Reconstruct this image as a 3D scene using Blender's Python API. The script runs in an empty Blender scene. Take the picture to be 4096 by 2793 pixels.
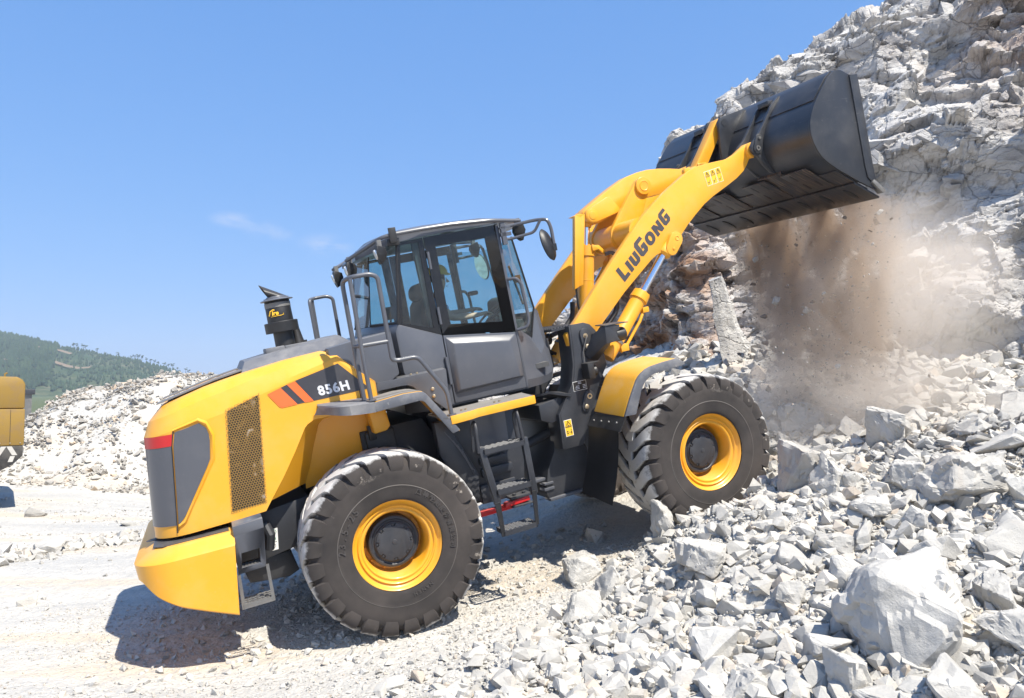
import bpy, bmesh, math, random
import numpy as np
from mathutils import Matrix, Vector
R = math.radians
scene = bpy.context.scene
COL = scene.collection

# ---------------------------------------------------------------- camera, sky, sun, exposure
cam_d = bpy.data.cameras.new('camera'); cam = bpy.data.objects.new('camera', cam_d); COL.objects.link(cam)
cam.location = (0, 0, 2.12); cam.rotation_euler = (R(93.1), 0, 0)
cam_d.sensor_width = 36; cam_d.lens = 28.125; cam_d.clip_start = .05; cam_d.clip_end = 6000
scene.camera = cam
SUN = Vector((0.34, -0.42, 0.84)).normalized()
SUN_EL = math.asin(SUN.z); SUN_AZ = math.atan2(SUN.x, SUN.y)
world = bpy.data.worlds.new('World'); scene.world = world; world.use_nodes = True
wt = world.node_tree; wt.nodes.clear()
sky = wt.nodes.new('ShaderNodeTexSky'); sky.sky_type = 'NISHITA'; sky.sun_disc = False
sky.sun_elevation = SUN_EL; sky.sun_rotation = SUN_AZ
sky.altitude = 150; sky.air_density = 1.0; sky.dust_density = 0.3; sky.ozone_density = 4.0
bg = wt.nodes.new('ShaderNodeBackground'); bg.inputs['Strength'].default_value = 0.15
wo = wt.nodes.new('ShaderNodeOutputWorld')
sc_ = wt.nodes.new('ShaderNodeSeparateColor'); cc_ = wt.nodes.new('ShaderNodeCombineColor'); wt.links.new(sky.outputs[0], sc_.inputs[0])
for k_, (g_, s_) in enumerate(((.635, .585), (.42, 1.12), (.28, 2.3))):   # film-like response of the blue sky
    pw = wt.nodes.new('ShaderNodeMath'); pw.operation = 'POWER'; pw.inputs[1].default_value = g_; wt.links.new(sc_.outputs[k_], pw.inputs[0])
    ml = wt.nodes.new('ShaderNodeMath'); ml.operation = 'MULTIPLY'; ml.inputs[1].default_value = s_; wt.links.new(pw.outputs[0], ml.inputs[0]); wt.links.new(ml.outputs[0], cc_.inputs[k_])
wt.links.new(cc_.outputs[0], bg.inputs['Color']); wt.links.new(bg.outputs[0], wo.inputs['Surface'])
sun_d = bpy.data.lights.new('sun', 'SUN'); sun_d.energy = 4.8; sun_d.angle = R(.53); sun_d.color = (1, .94, .83)
sun = bpy.data.objects.new('sun', sun_d); COL.objects.link(sun)
sun.rotation_euler = SUN.to_track_quat('Z', 'Y').to_euler(); sun.location = (0, 0, 60)
scene.view_settings.view_transform = 'Standard'; scene.view_settings.look = 'None'
scene.view_settings.gamma = 1; scene.view_settings.exposure = 0.76
scene.cycles.volume_bounces = 8; scene.cycles.max_bounces = 10; scene.cycles.transparent_max_bounces = 24
scene.cycles.volume_step_rate = .4; scene.cycles.volume_max_steps = 160
scene.cycles.use_denoising = True

# ---------------------------------------------------------------- numpy noise
def _hash(ix, iy, iz, s):
    h = (ix.astype(np.int64) * 374761393 + iy.astype(np.int64) * 668265263 + iz.astype(np.int64) * 2147483647 + s * 974711) & 0x7fffffff
    h = ((h ^ (h >> 13)) * 1274126177) & 0x7fffffff
    h = ((h ^ (h >> 15)) * 2246822519) & 0x7fffffff
    return ((h ^ (h >> 16)) & 0xffffff) / float(0xffffff)
def vnoise(P, s=0):
    i = np.floor(P); f = P - i; f = f * f * (3 - 2 * f); x, y, z = i.T; r = 0
    for dx in (0, 1):
        for dy in (0, 1):
            for dz in (0, 1):
                w = (f[:, 0] if dx else 1 - f[:, 0]) * (f[:, 1] if dy else 1 - f[:, 1]) * (f[:, 2] if dz else 1 - f[:, 2])
                r = r + w * _hash(x + dx, y + dy, z + dz, s)
    return r
def fbm(P, o=4, s=0):
    r = 0; a = .5
    for k in range(o):
        r = r + a * (vnoise(P, s + 17 * k) - .5) * 2; P = P * 2.03; a *= .5
    return r
def facet(P, s=0, tilt=1.0, jit=.9, step=1.0, blocky=False, soft=0):
    """blocky fracture height: every Voronoi cell is its own tilted plane; second value: distance to the nearest joint"""
    i = np.floor(P); best = np.full(len(P), 1e9); sec = np.full(len(P), 1e9); val = np.zeros(len(P)); sw = np.zeros(len(P)) + 1e-12; sv = np.zeros(len(P))
    for dx in (-1, 0, 1):
        for dy in (-1, 0, 1):
            for dz in (-1, 0, 1):
                c = i + (dx, dy, dz); x, y, z = c.T
                q = np.stack([_hash(x, y, z, s), _hash(x, y, z, s + 1), _hash(x, y, z, s + 2)], 1) * jit + (1 - jit) / 2 + c
                d = P - q; dd = (d ** 4).sum(1) if blocky else (d * d).sum(1)
                g = np.stack([_hash(x, y, z, s + 3), _hash(x, y, z, s + 4), _hash(x, y, z, s + 5)], 1) - .5
                h = step * (_hash(x, y, z, s + 6) - .5) + tilt * (g * d).sum(1)
                if soft: w_ = np.exp(-soft * dd); sw += w_; sv += w_ * h
                nb = dd < best
                sec = np.where(nb, best, np.minimum(sec, dd)); val = np.where(nb, h, val); best = np.where(nb, dd, best)
    if soft: return sv / sw, np.sqrt(sec) - np.sqrt(best)
    return (val, sec ** .25 - best ** .25) if blocky else (val, np.sqrt(sec) - np.sqrt(best))

# ---------------------------------------------------------------- materials
def new_mat(name):
    m = bpy.data.materials.new(name); m.use_nodes = True; nt = m.node_tree
    return m, nt, nt.nodes['Principled BSDF']
def N(nt, t, **k):
    n = nt.nodes.new(t)
    for a, b in k.items():
        if a[0] == '_': setattr(n, a[1:], b)
        else: n.inputs[a].default_value = b
    return n
def ramp(nt, fac, stops):
    r = nt.nodes.new('ShaderNodeValToRGB'); e = r.color_ramp.elements
    while len(e) < len(stops): e.new(.5)
    for k, (p, c) in enumerate(stops):
        e[k].position = p; e[k].color = (*c, 1) if len(c) == 3 else c
    nt.links.new(fac, r.inputs['Fac']); return r
def mix(nt, fac, a, b):
    m = nt.nodes.new('ShaderNodeMix'); m.data_type = 'RGBA'
    for s, v in ((0, fac), (6, a), (7, b)):
        if hasattr(v, 'links'): nt.links.new(v, m.inputs[s])
        else: m.inputs[s].default_value = v if s == 0 else (*v, 1)
    return m.outputs[2]
def noise(nt, scale, detail=4, rough=.55, vec=None, dist=0):
    n = N(nt, 'ShaderNodeTexNoise', Scale=scale, Detail=detail, Roughness=rough, Distortion=dist)
    if vec is None:
        tc = nt.nodes.new('ShaderNodeTexCoord'); vec = tc.outputs['Object']
    nt.links.new(vec, n.inputs['Vector']); return n
def bump(nt, bsdf, h, strength=.3, dist=.01):
    b = N(nt, 'ShaderNodeBump', Strength=strength, Distance=dist); nt.links.new(h, b.inputs['Height']); nt.links.new(b.outputs[0], bsdf.inputs['Normal']); return b
def paint(name, col, rough=.4, dust=.25, dustcol=(.5, .46, .4), metal=0, scale=3.0, bmp=.04, coat=0.0, up=.3):
    m, nt, b = new_mat(name)
    n1 = noise(nt, scale, 6, .65); n2 = noise(nt, scale * 9, 3, .6)
    d = ramp(nt, n1.outputs[0], [(.45, (0, 0, 0)), (.8, (dust, dust, dust))])
    sp = ramp(nt, n2.outputs[0], [(.66, (0, 0, 0)), (.72, (dust * .8,) * 3)])
    add = N(nt, 'ShaderNodeMath', _operation='MAXIMUM'); nt.links.new(d.outputs[0], add.inputs[0]); nt.links.new(sp.outputs[0], add.inputs[1])
    ge = nt.nodes.new('ShaderNodeNewGeometry'); sn = nt.nodes.new('ShaderNodeSeparateXYZ'); nt.links.new(ge.outputs['Normal'], sn.inputs[0])   # dust settles on level surfaces
    un = ramp(nt, sn.outputs[2], [(.62, (0, 0, 0)), (.93, (up,) * 3)]); n5 = noise(nt, scale * 2.3, 5, .7); um = N(nt, 'ShaderNodeMath', _operation='MULTIPLY'); nt.links.new(un.outputs[0], um.inputs[0]); nt.links.new(ramp(nt, n5.outputs[0], [(.3, (.35,) * 3), (.7, (1, 1, 1))]).outputs[0], um.inputs[1])
    ad2 = N(nt, 'ShaderNodeMath', _operation='MAXIMUM'); nt.links.new(add.outputs[0], ad2.inputs[0]); nt.links.new(um.outputs[0], ad2.inputs[1]); add = ad2
    nt.links.new(mix(nt, add.outputs[0], col, dustcol), b.inputs['Base Color'])
    rr = N(nt, 'ShaderNodeMapRange'); rr.inputs[3].default_value = rough; rr.inputs[4].default_value = min(1, rough + .5)
    nt.links.new(add.outputs[0], rr.inputs[0]); nt.links.new(rr.outputs[0], b.inputs['Roughness'])
    b.inputs['Metallic'].default_value = metal; b.inputs['Coat Weight'].default_value = coat; b.inputs['Coat Roughness'].default_value = .15
    bump(nt, b, noise(nt, 60, 3).outputs[0], bmp, .004)
    return m
M = {}
M['yellow'] = paint('yellow_paint', (.78, .36, .018), .40, .17, (.62, .5, .3), coat=.25)
M['yellow_dusty'] = paint('dusty_yellow_paint', (.74, .36, .025), .5, .35, (.6, .5, .36))
M['yellow_dark'] = paint('deep_yellow_paint', (.72, .34, .01), .4, .12, (.55, .42, .25), coat=.15)
M['grey'] = paint('slate_grey_paint', (.075, .08, .095), .38, .10, (.34, .33, .32), coat=.3)
M['grey_dusty'] = paint('dusty_slate_paint', (.10, .105, .12), .5, .5, (.42, .40, .37))
M['tread_plate'] = paint('dusty_walkway_plate', (.16, .15, .14), .7, .55, (.42, .39, .34))
M['dark'] = paint('charcoal_steel', (.028, .030, .036), .42, .16, (.22, .21, .2))
M['black'] = paint('black_plastic', (.012, .012, .013), .45, .10, (.2, .19, .18))
M['bucket'] = paint('bucket_steel', (.026, .028, .033), .34, .22, (.2, .19, .18), scale=2.2)
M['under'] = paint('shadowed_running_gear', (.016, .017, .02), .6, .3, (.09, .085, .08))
M['gloss_black'] = paint('black_glass_border', (.006, .006, .007), .14, .03, up=.05)
M['red'] = paint('red_reflector', (.55, .012, .015), .3, .06)
M['orange'] = paint('orange_stripe', (.85, .14, .03), .4, .05)
M['decal'] = paint('dark_decal', (.04, .04, .048), .35, .06)
M['letter'] = paint('dark_lettering', (.055, .05, .055), .5, .08)
M['silver'] = paint('silver_lettering', (.62, .63, .66), .45, .05)
M['white'] = paint('white_decal', (.8, .8, .78), .5, .06)
M['green'] = paint('green_decal', (.02, .22, .09), .5, .05)
M['label_yellow'] = paint('warning_yellow', (.85, .5, .02), .5, .05)
M['brass'] = paint('brass_bolt', (.45, .36, .24), .4, .2, metal=.7)
M['bare'] = paint('worn_grey_steel', (.15, .147, .142), .5, .4, (.4, .37, .33), metal=.3)
M['interior'] = paint('cab_interior', (.045, .047, .05), .7, .15)
M['seat'] = paint('seat_fabric', (.02, .02, .022), .85, .2, (.08, .08, .08), scale=14)
m, nt, b = new_mat('chrome_rod'); b.inputs['Base Color'].default_value = (.86, .87, .9, 1); b.inputs['Metallic'].default_value = 1; b.inputs['Roughness'].default_value = .09; M['chrome'] = m
m, nt, b = new_mat('mirror_glass'); b.inputs['Base Color'].default_value = (.85, .9, .9, 1); b.inputs['Metallic'].default_value = 1; b.inputs['Roughness'].default_value = .05; M['mirror'] = m
m, nt, b = new_mat('lamp_lens'); b.inputs['Base Color'].default_value = (.75, .77, .78, 1); b.inputs['Roughness'].default_value = .12; b.inputs['Metallic'].default_value = .4; M['lens'] = m
def glass(name, tint, dirt):
    m, nt, b = new_mat(name); nt.nodes.remove(b); out = nt.nodes['Material Output']
    tr = N(nt, 'ShaderNodeBsdfTransparent'); tr.inputs['Color'].default_value = (*tint, 1)
    gl = N(nt, 'ShaderNodeBsdfGlossy', Roughness=.02); df = N(nt, 'ShaderNodeBsdfDiffuse'); df.inputs['Color'].default_value = (.45, .47, .45, 1)
    fr = N(nt, 'ShaderNodeFresnel', IOR=1.45); m1 = nt.nodes.new('ShaderNodeMixShader'); m2 = nt.nodes.new('ShaderNodeMixShader')
    n = noise(nt, 5, 5, .7); rp = ramp(nt, n.outputs[0], [(.35, (dirt * .3,) * 3), (.75, (dirt,) * 3)])
    nt.links.new(rp.outputs[0], m1.inputs[0]); nt.links.new(tr.outputs[0], m1.inputs[1]); nt.links.new(df.outputs[0], m1.inputs[2])
    nt.links.new(fr.outputs[0], m2.inputs[0]); nt.links.new(m1.outputs[0], m2.inputs[1]); nt.links.new(gl.outputs[0], m2.inputs[2])
    nt.links.new(m2.outputs[0], out.inputs['Surface']); return m
M['glass'] = glass('tinted_cab_glass', (.52, .72, .755), .09)
M['glass_rear'] = glass('tinted_rear_glass', (.54, .73, .755), .2)
# tyre rubber: brownish dust on the walls, pale dust on the tread
m, nt, b = new_mat('dusty_tyre_rubber')
tc = nt.nodes.new('ShaderNodeTexCoord'); sx = nt.nodes.new('ShaderNodeSeparateXYZ'); nt.links.new(tc.outputs['Object'], sx.inputs[0])
def math_(nt, op, a, b_=None):
    n = N(nt, 'ShaderNodeMath', _operation=op)
    for k, v in ((0, a), (1, b_)):
        if v is None: continue
        if hasattr(v, 'links'): nt.links.new(v, n.inputs[k])
        else: n.inputs[k].default_value = v
    return n.outputs[0]
rad = math_(nt, 'SQRT', math_(nt, 'ADD', math_(nt, 'MULTIPLY', sx.outputs[0], sx.outputs[0]), math_(nt, 'MULTIPLY', sx.outputs[2], sx.outputs[2])))
n1 = noise(nt, 7, 6, .7); n2 = noise(nt, 2.2, 4, .6)
wear = math_(nt, 'ADD', math_(nt, 'MULTIPLY', math_(nt, 'SUBTRACT', rad, .735), 8.0), math_(nt, 'SUBTRACT', n1.outputs[0], .62))
wr = ramp(nt, wear, [(.18, (0, 0, 0)), (.42, (1, 1, 1))])
side = ramp(nt, n2.outputs[0], [(.3, (.024, .021, .020)), (.7, (.066, .055, .049))])
c1 = mix(nt, wr.outputs[0], side.outputs[0], (.50, .49, .475))
mud = ramp(nt, noise(nt, 3.1, 7, .72).outputs[0], [(.60, (0, 0, 0)), (.63, (.75, .75, .75))])
mz = ramp(nt, math_(nt, 'SUBTRACT', rad, .62), [(0, (0, 0, 0)), (.06, (1, 1, 1))])
c2 = mix(nt, math_(nt, 'MULTIPLY', mud.outputs[0], mz.outputs[0]), c1, (.33, .29, .245))
ln_ = math_(nt, 'LESS_THAN', math_(nt, 'ABSOLUTE', math_(nt, 'SUBTRACT', rad, .531)), .0035); c2 = mix(nt, math_(nt, 'MULTIPLY', ln_, .6), c2, (.16, .145, .13))
nt.links.new(c2, b.inputs['Base Color']); b.inputs['Roughness'].default_value = .92
bump(nt, b, noise(nt, 45, 5, .7).outputs[0], .25, .004); M['tyre'] = m
m, nt, b = new_mat('tyre_lettering'); b.inputs['Base Color'].default_value = (.055, .048, .044, 1); b.inputs['Roughness'].default_value = .6; M['tyre_text'] = m
# perforated hood screen: hexagon-packed round holes
m, nt, b = new_mat('perforated_screen'); out = nt.nodes['Material Output']
tc = nt.nodes.new('ShaderNodeTexCoord'); sx = nt.nodes.new('ShaderNodeSeparateXYZ'); nt.links.new(tc.outputs['Object'], sx.inputs[0])
PX, PZ = .0225, .0225 * 1.732
def cell(off):
    u = math_(nt, 'SUBTRACT', math_(nt, 'FRACT', math_(nt, 'ADD', math_(nt, 'DIVIDE', sx.outputs[0], PX), off + 300)), .5)
    w = math_(nt, 'SUBTRACT', math_(nt, 'FRACT', math_(nt, 'ADD', math_(nt, 'DIVIDE', sx.outputs[2], PZ), off + 300)), .5)
    return math_(nt, 'SQRT', math_(nt, 'ADD', math_(nt, 'POWER', math_(nt, 'MULTIPLY', u, PX), 2), math_(nt, 'POWER', math_(nt, 'MULTIPLY', w, PZ), 2)))
dm = math_(nt, 'MINIMUM', cell(0), cell(.5))
hole = math_(nt, 'LESS_THAN', dm, .0094)
tr = N(nt, 'ShaderNodeBsdfTransparent'); ms = nt.nodes.new('ShaderNodeMixShader')
nt.links.new(hole, ms.inputs[0]); nt.links.new(b.outputs[0], ms.inputs[1]); nt.links.new(tr.outputs[0], ms.inputs[2]); nt.links.new(ms.outputs[0], out.inputs['Surface'])
b.inputs['Base Color'].default_value = (.30, .17, .035, 1); b.inputs['Roughness'].default_value = .45; M['screen'] = m
m, nt, b = new_mat('radiator_core'); n = noise(nt, 5, 3, .5, dist=1.5)
r_ = ramp(nt, n.outputs[0], [(.52, (.014, .012, .009)), (.62, (.09, .055, .02)), (.70, (.40, .38, .35))]); nt.links.new(r_.outputs[0], b.inputs['Base Color']); b.inputs['Roughness'].default_value = .8; M['core'] = m
# bucket underside: scratched, rusty streaks
m, nt, b = new_mat('scratched_bucket_floor'); tc = nt.nodes.new('ShaderNodeTexCoord'); mp = N(nt, 'ShaderNodeMapping'); mp.inputs['Scale'].default_value = (1.2, 26, 1.2); nt.links.new(tc.outputs['Object'], mp.inputs[0])
n = noise(nt, 2.5, 6, .7, mp.outputs[0]); n2 = noise(nt, 1.6, 3, .6)
s1 = ramp(nt, n.outputs[0], [(.50, (.022, .022, .025)), (.60, (.11, .068, .038)), (.70, (.30, .23, .17))])
nt.links.new(mix(nt, ramp(nt, n2.outputs[0], [(.38, (0, 0, 0)), (.58, (1, 1, 1))]).outputs[0], (.022, .022, .025), s1.outputs[0]), b.inputs['Base Color']); b.inputs['Roughness'].default_value = .4; M['bucket_floor'] = m
nt = M['bucket'].node_tree; b = nt.nodes['Principled BSDF']; old = b.inputs['Base Color'].links[0].from_socket    # scratches scraped through the black
tc = nt.nodes.new('ShaderNodeTexCoord'); mp = N(nt, 'ShaderNodeMapping'); mp.inputs['Scale'].default_value = (2.2, 2.2, 38); mp.inputs['Rotation'].default_value = (0, .5, 0); nt.links.new(tc.outputs['Object'], mp.inputs[0])
sc1 = ramp(nt, noise(nt, 1.5, 5, .7, mp.outputs[0]).outputs[0], [(.62, (0, 0, 0)), (.70, (.55, .55, .55))]); sc2 = ramp(nt, noise(nt, 1.3, 3, .6).outputs[0], [(.45, (0, 0, 0)), (.62, (1, 1, 1))])
nt.links.new(mix(nt, math_(nt, 'MULTIPLY', sc1.outputs[0], sc2.outputs[0]), old, (.24, .225, .21)), b.inputs['Base Color'])
# old excavator paint
m, nt, b = new_mat('weathered_yellow_paint'); n = noise(nt, 2.4, 6, .7); n2 = noise(nt, 9, 6, .75)
c = mix(nt, ramp(nt, n.outputs[0], [(.5, (0, 0, 0)), (.68, (.7, .7, .7))]).outputs[0], (.27, .165, .03), (.20, .135, .085))
c = mix(nt, ramp(nt, n2.outputs[0], [(.68, (0, 0, 0)), (.73, (.8, .8, .8))]).outputs[0], c, (.13, .08, .05))
nt.links.new(c, b.inputs['Base Color']); b.inputs['Roughness'].default_value = .65; M['old_yellow'] = m
M['chevron_black'] = paint('worn_black_stripe', (.035, .033, .032), .7, .5, (.25, .23, .2))
M['chevron_white'] = paint('worn_white_stripe', (.5, .48, .44), .7, .5, (.25, .23, .2))
M['skin'] = paint('skin', (.66, .42, .30), .55, .04)
M['shirt'] = paint('blue_shirt', (.42, .60, .92), .85, .06, scale=8)
M['trousers'] = paint('dark_trousers', (.03, .035, .05), .85, .1)
M['helmet'] = paint('yellow_hard_hat', (.75, .5, .03), .35, .06)
M['hair'] = paint('black_hair', (.012, .010, .009), .6, .02)

# ---------------------------------------------------------------- mesh builder
HX, STEER = 1.65, 0.0709
def art(p):
    c, s = math.cos(STEER), math.sin(STEER); x, y = p[0] - HX, p[1]
    return (HX + c * x - s * y, s * x + c * y, p[2])
def link(ob, parent=None):
    COL.objects.link(ob)
    if parent: ob.parent = parent
    return ob
class MB:
    def __init__(s): s.v = []; s.f = []; s.sym = False
    def add(s, v, f):
        o = len(s.v); s.v += [tuple(map(float, p)) for p in v]; s.f += [tuple(o + i for i in q) for q in f]; return s
    def loft(s, rings, closed=True, caps=True):
        n = len(rings[0]); v = [p for r in rings for p in r]; f = []
        for i in range(len(rings) - 1):
            for j in range(n if closed else n - 1):
                k = (j + 1) % n; f.append((i * n + j, i * n + k, (i + 1) * n + k, (i + 1) * n + j))
        if caps and closed: f.append(tuple(range(n))[::-1]); f.append(tuple((len(rings) - 1) * n + j for j in range(n)))
        return s.add(v, f)
    def prism(s, poly, y0, y1): return s.loft([[(x, y0, z) for x, z in poly], [(x, y1, z) for x, z in poly]])
    def plan(s, poly, z0, z1): return s.loft([[(x, y, z0) for x, y in poly], [(x, y, z1) for x, y in poly]])
    def box(s, x0, x1, y0, y1, z0, z1): return s.plan([(x0, y0), (x1, y0), (x1, y1), (x0, y1)], z0, z1)
    def tube(s, path, r, n=10, fil=0):
        P = [Vector(p) for p in path]
        if fil:
            Q = [P[0]]
            for i in range(1, len(P) - 1):
                a, c = P[i - 1] - P[i], P[i + 1] - P[i]; d = min(fil, a.length * .45, c.length * .45)
                A = P[i] + a.normalized() * d; C = P[i] + c.normalized() * d
                Q += [A.lerp(P[i], t).lerp(P[i].lerp(C, t), t) for t in (0, .25, .5, .75, 1)]
            P = Q + [P[-1]]
        T0 = (P[1] - P[0]).normalized(); u = T0.orthogonal().normalized(); rings = []
        for i, p in enumerate(P):
            t = ((P[min(i + 1, len(P) - 1)] - p).normalized() + (p - P[max(i - 1, 0)]).normalized()).normalized() if 0 < i < len(P) - 1 else (T0 if i == 0 else (p - P[i - 1]).normalized())
            u = (u - t * u.dot(t)).normalized(); w = t.cross(u)
            rr = r[i] if isinstance(r, (list, tuple)) and not fil else (r if not isinstance(r, (list, tuple)) else r[0])
            rings.append([p + (u * math.cos(a) + w * math.sin(a)) * rr for a in [2 * math.pi * k / n for k in range(n)]])
        return s.loft(rings)
    def axial(s, p0, p1, prof, n=24, caps=True):
        """profile of (t, r) along the axis p0 -> p1, t in metres"""
        a = Vector(p0); d = (Vector(p1) - a).normalized(); u = d.orthogonal().normalized(); w = d.cross(u)
        return s.loft([[a + d * t + (u * math.cos(q) + w * math.sin(q)) * r for q in [2 * math.pi * k / n for k in range(n)]] for t, r in prof], True, caps)
    def grid(s, rows):
        return s.loft(rows, False, False)
    def mirror(s):
        if all(abs(p[1]) > 1e-4 for p in s.v): s.sym = True; return s     # a left and a right piece: two objects
        n = len(s.v); s.v += [(x, -y, z) for x, y, z in s.v]; s.f += [tuple(n + i for i in q)[::-1] for q in s.f]; return s
    def build(s, name, mat, parent=None, front=False, bevel=0, ang=32, seg=2):
        if s.sym:
            s.sym = False; o = s.build(name, mat, parent, front, bevel, ang, seg); q = MB(); q.v = [(x, -y, z) for x, y, z in s.v]; q.f = [f[::-1] for f in s.f]; q.build(name, mat, parent, front, bevel, ang, seg); return o
        v = [art(p) for p in s.v] if front else s.v
        me = bpy.data.meshes.new(name); me.from_pydata(v, [], s.f)
        bm = bmesh.new(); bm.from_mesh(me)
        bmesh.ops.remove_doubles(bm, verts=bm.verts, dist=1e-5)
        bmesh.ops.recalc_face_normals(bm, faces=bm.faces)
        if bevel:
            ed = [e for e in bm.edges if len(e.link_faces) == 2 and e.calc_face_angle(0) > R(ang)]
            bmesh.ops.bevel(bm, geom=ed, offset=bevel, segments=seg, profile=.5, affect='EDGES', clamp_overlap=True)
        bm.to_mesh(me); bm.free()
        me.polygons.foreach_set('use_smooth', [True] * len(me.polygons)); me.set_sharp_from_angle(angle=R(ang))
        me.materials.append(M[mat] if isinstance(mat, str) else mat)
        return link(bpy.data.objects.new(name, me), parent)
def tag(o, label, cat, group=None, kind=None):
    if label: o['label'] = label
    if cat: o['category'] = cat
    if group: o['group'] = group
    if kind: o['kind'] = kind
    return o
def lerp_x(tab, x):
    xs = [p[0] for p in tab]; return float(np.interp(x, xs, [p[1] for p in tab]))
def ring_panel(mb, outer, inner, y0, y1):
    """flat frame between two loops of the same length, as a slab"""
    n = len(outer)
    for i in range(n):
        k = (i + 1) % n
        mb.prism([outer[i], outer[k], inner[k], inner[i]], y0, y1)
    return mb
def circle_pts(cx, cz, r, n=16, a0=0, a1=2 * math.pi): return [(cx + r * math.cos(a0 + (a1 - a0) * k / n), cz + r * math.sin(a0 + (a1 - a0) * k / n)) for k in range(n)]
def hull2(pts):
    pts = sorted(set(pts)); out = []
    for seq in (pts, pts[::-1]):
        h = []
        for p in seq:
            while len(h) > 1 and (h[-1][0] - h[-2][0]) * (p[1] - h[-2][1]) - (h[-1][1] - h[-2][1]) * (p[0] - h[-2][0]) <= 0: h.pop()
            h.append(p)
        out += h[:-1]
    return out
def capsule(a, b, ra, rb): return hull2(circle_pts(*a, ra, 20) + circle_pts(*b, rb, 20))
def text_mesh(name, body, mat, parent, mtx, size, bold=0.0, shear=0.0, front=False, extrude=.0012, space=1.0):
    cu = bpy.data.curves.new(name, 'FONT'); cu.body = body; cu.size = size; cu.offset = bold; cu.shear = shear; cu.extrude = extrude; cu.align_x = 'CENTER'; cu.align_y = 'CENTER'; cu.space_character = space
    cu.resolution_u = 3
    t = bpy.data.objects.new(name, cu); COL.objects.link(t); dg = bpy.context.evaluated_depsgraph_get()
    me = bpy.data.meshes.new_from_object(t.evaluated_get(dg)); bpy.data.objects.remove(t); bpy.data.curves.remove(cu)
    me.transform(mtx)
    if front:
        for v in me.vertices: v.co = art(v.co)
    me.name = name; me.materials.clear(); me.materials.append(M[mat]); o = bpy.data.objects.new(name, me); link(o, parent); return o
def side_mtx(x, z, y, ang=0): # text plane facing the machine's right side (-y): local x -> +X, local y -> +Z
    return Matrix.Translation((x, y, z)) @ Matrix.Rotation(-ang, 4, 'Y') @ Matrix.Rotation(R(90), 4, 'X')
# ================================================================ WHEEL LOADER (machine frame: X forward, Y left, Z up, origin mid rear axle)
MW = Matrix(((0.91614263, -0.35673042, -0.18282801, -1.48323116), (0.34121393, 0.93336613, -0.11135855, 8.36023997), (0.21037045, 0.03963685, 0.97681789, 0.8373895), (0, 0, 0, 1)))
L = tag(link(bpy.data.objects.new('wheel_loader', None)), 'yellow and grey wheel loader tipping its raised black bucket against the quarry face', 'wheel loader')
L.matrix_world = MW

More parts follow.
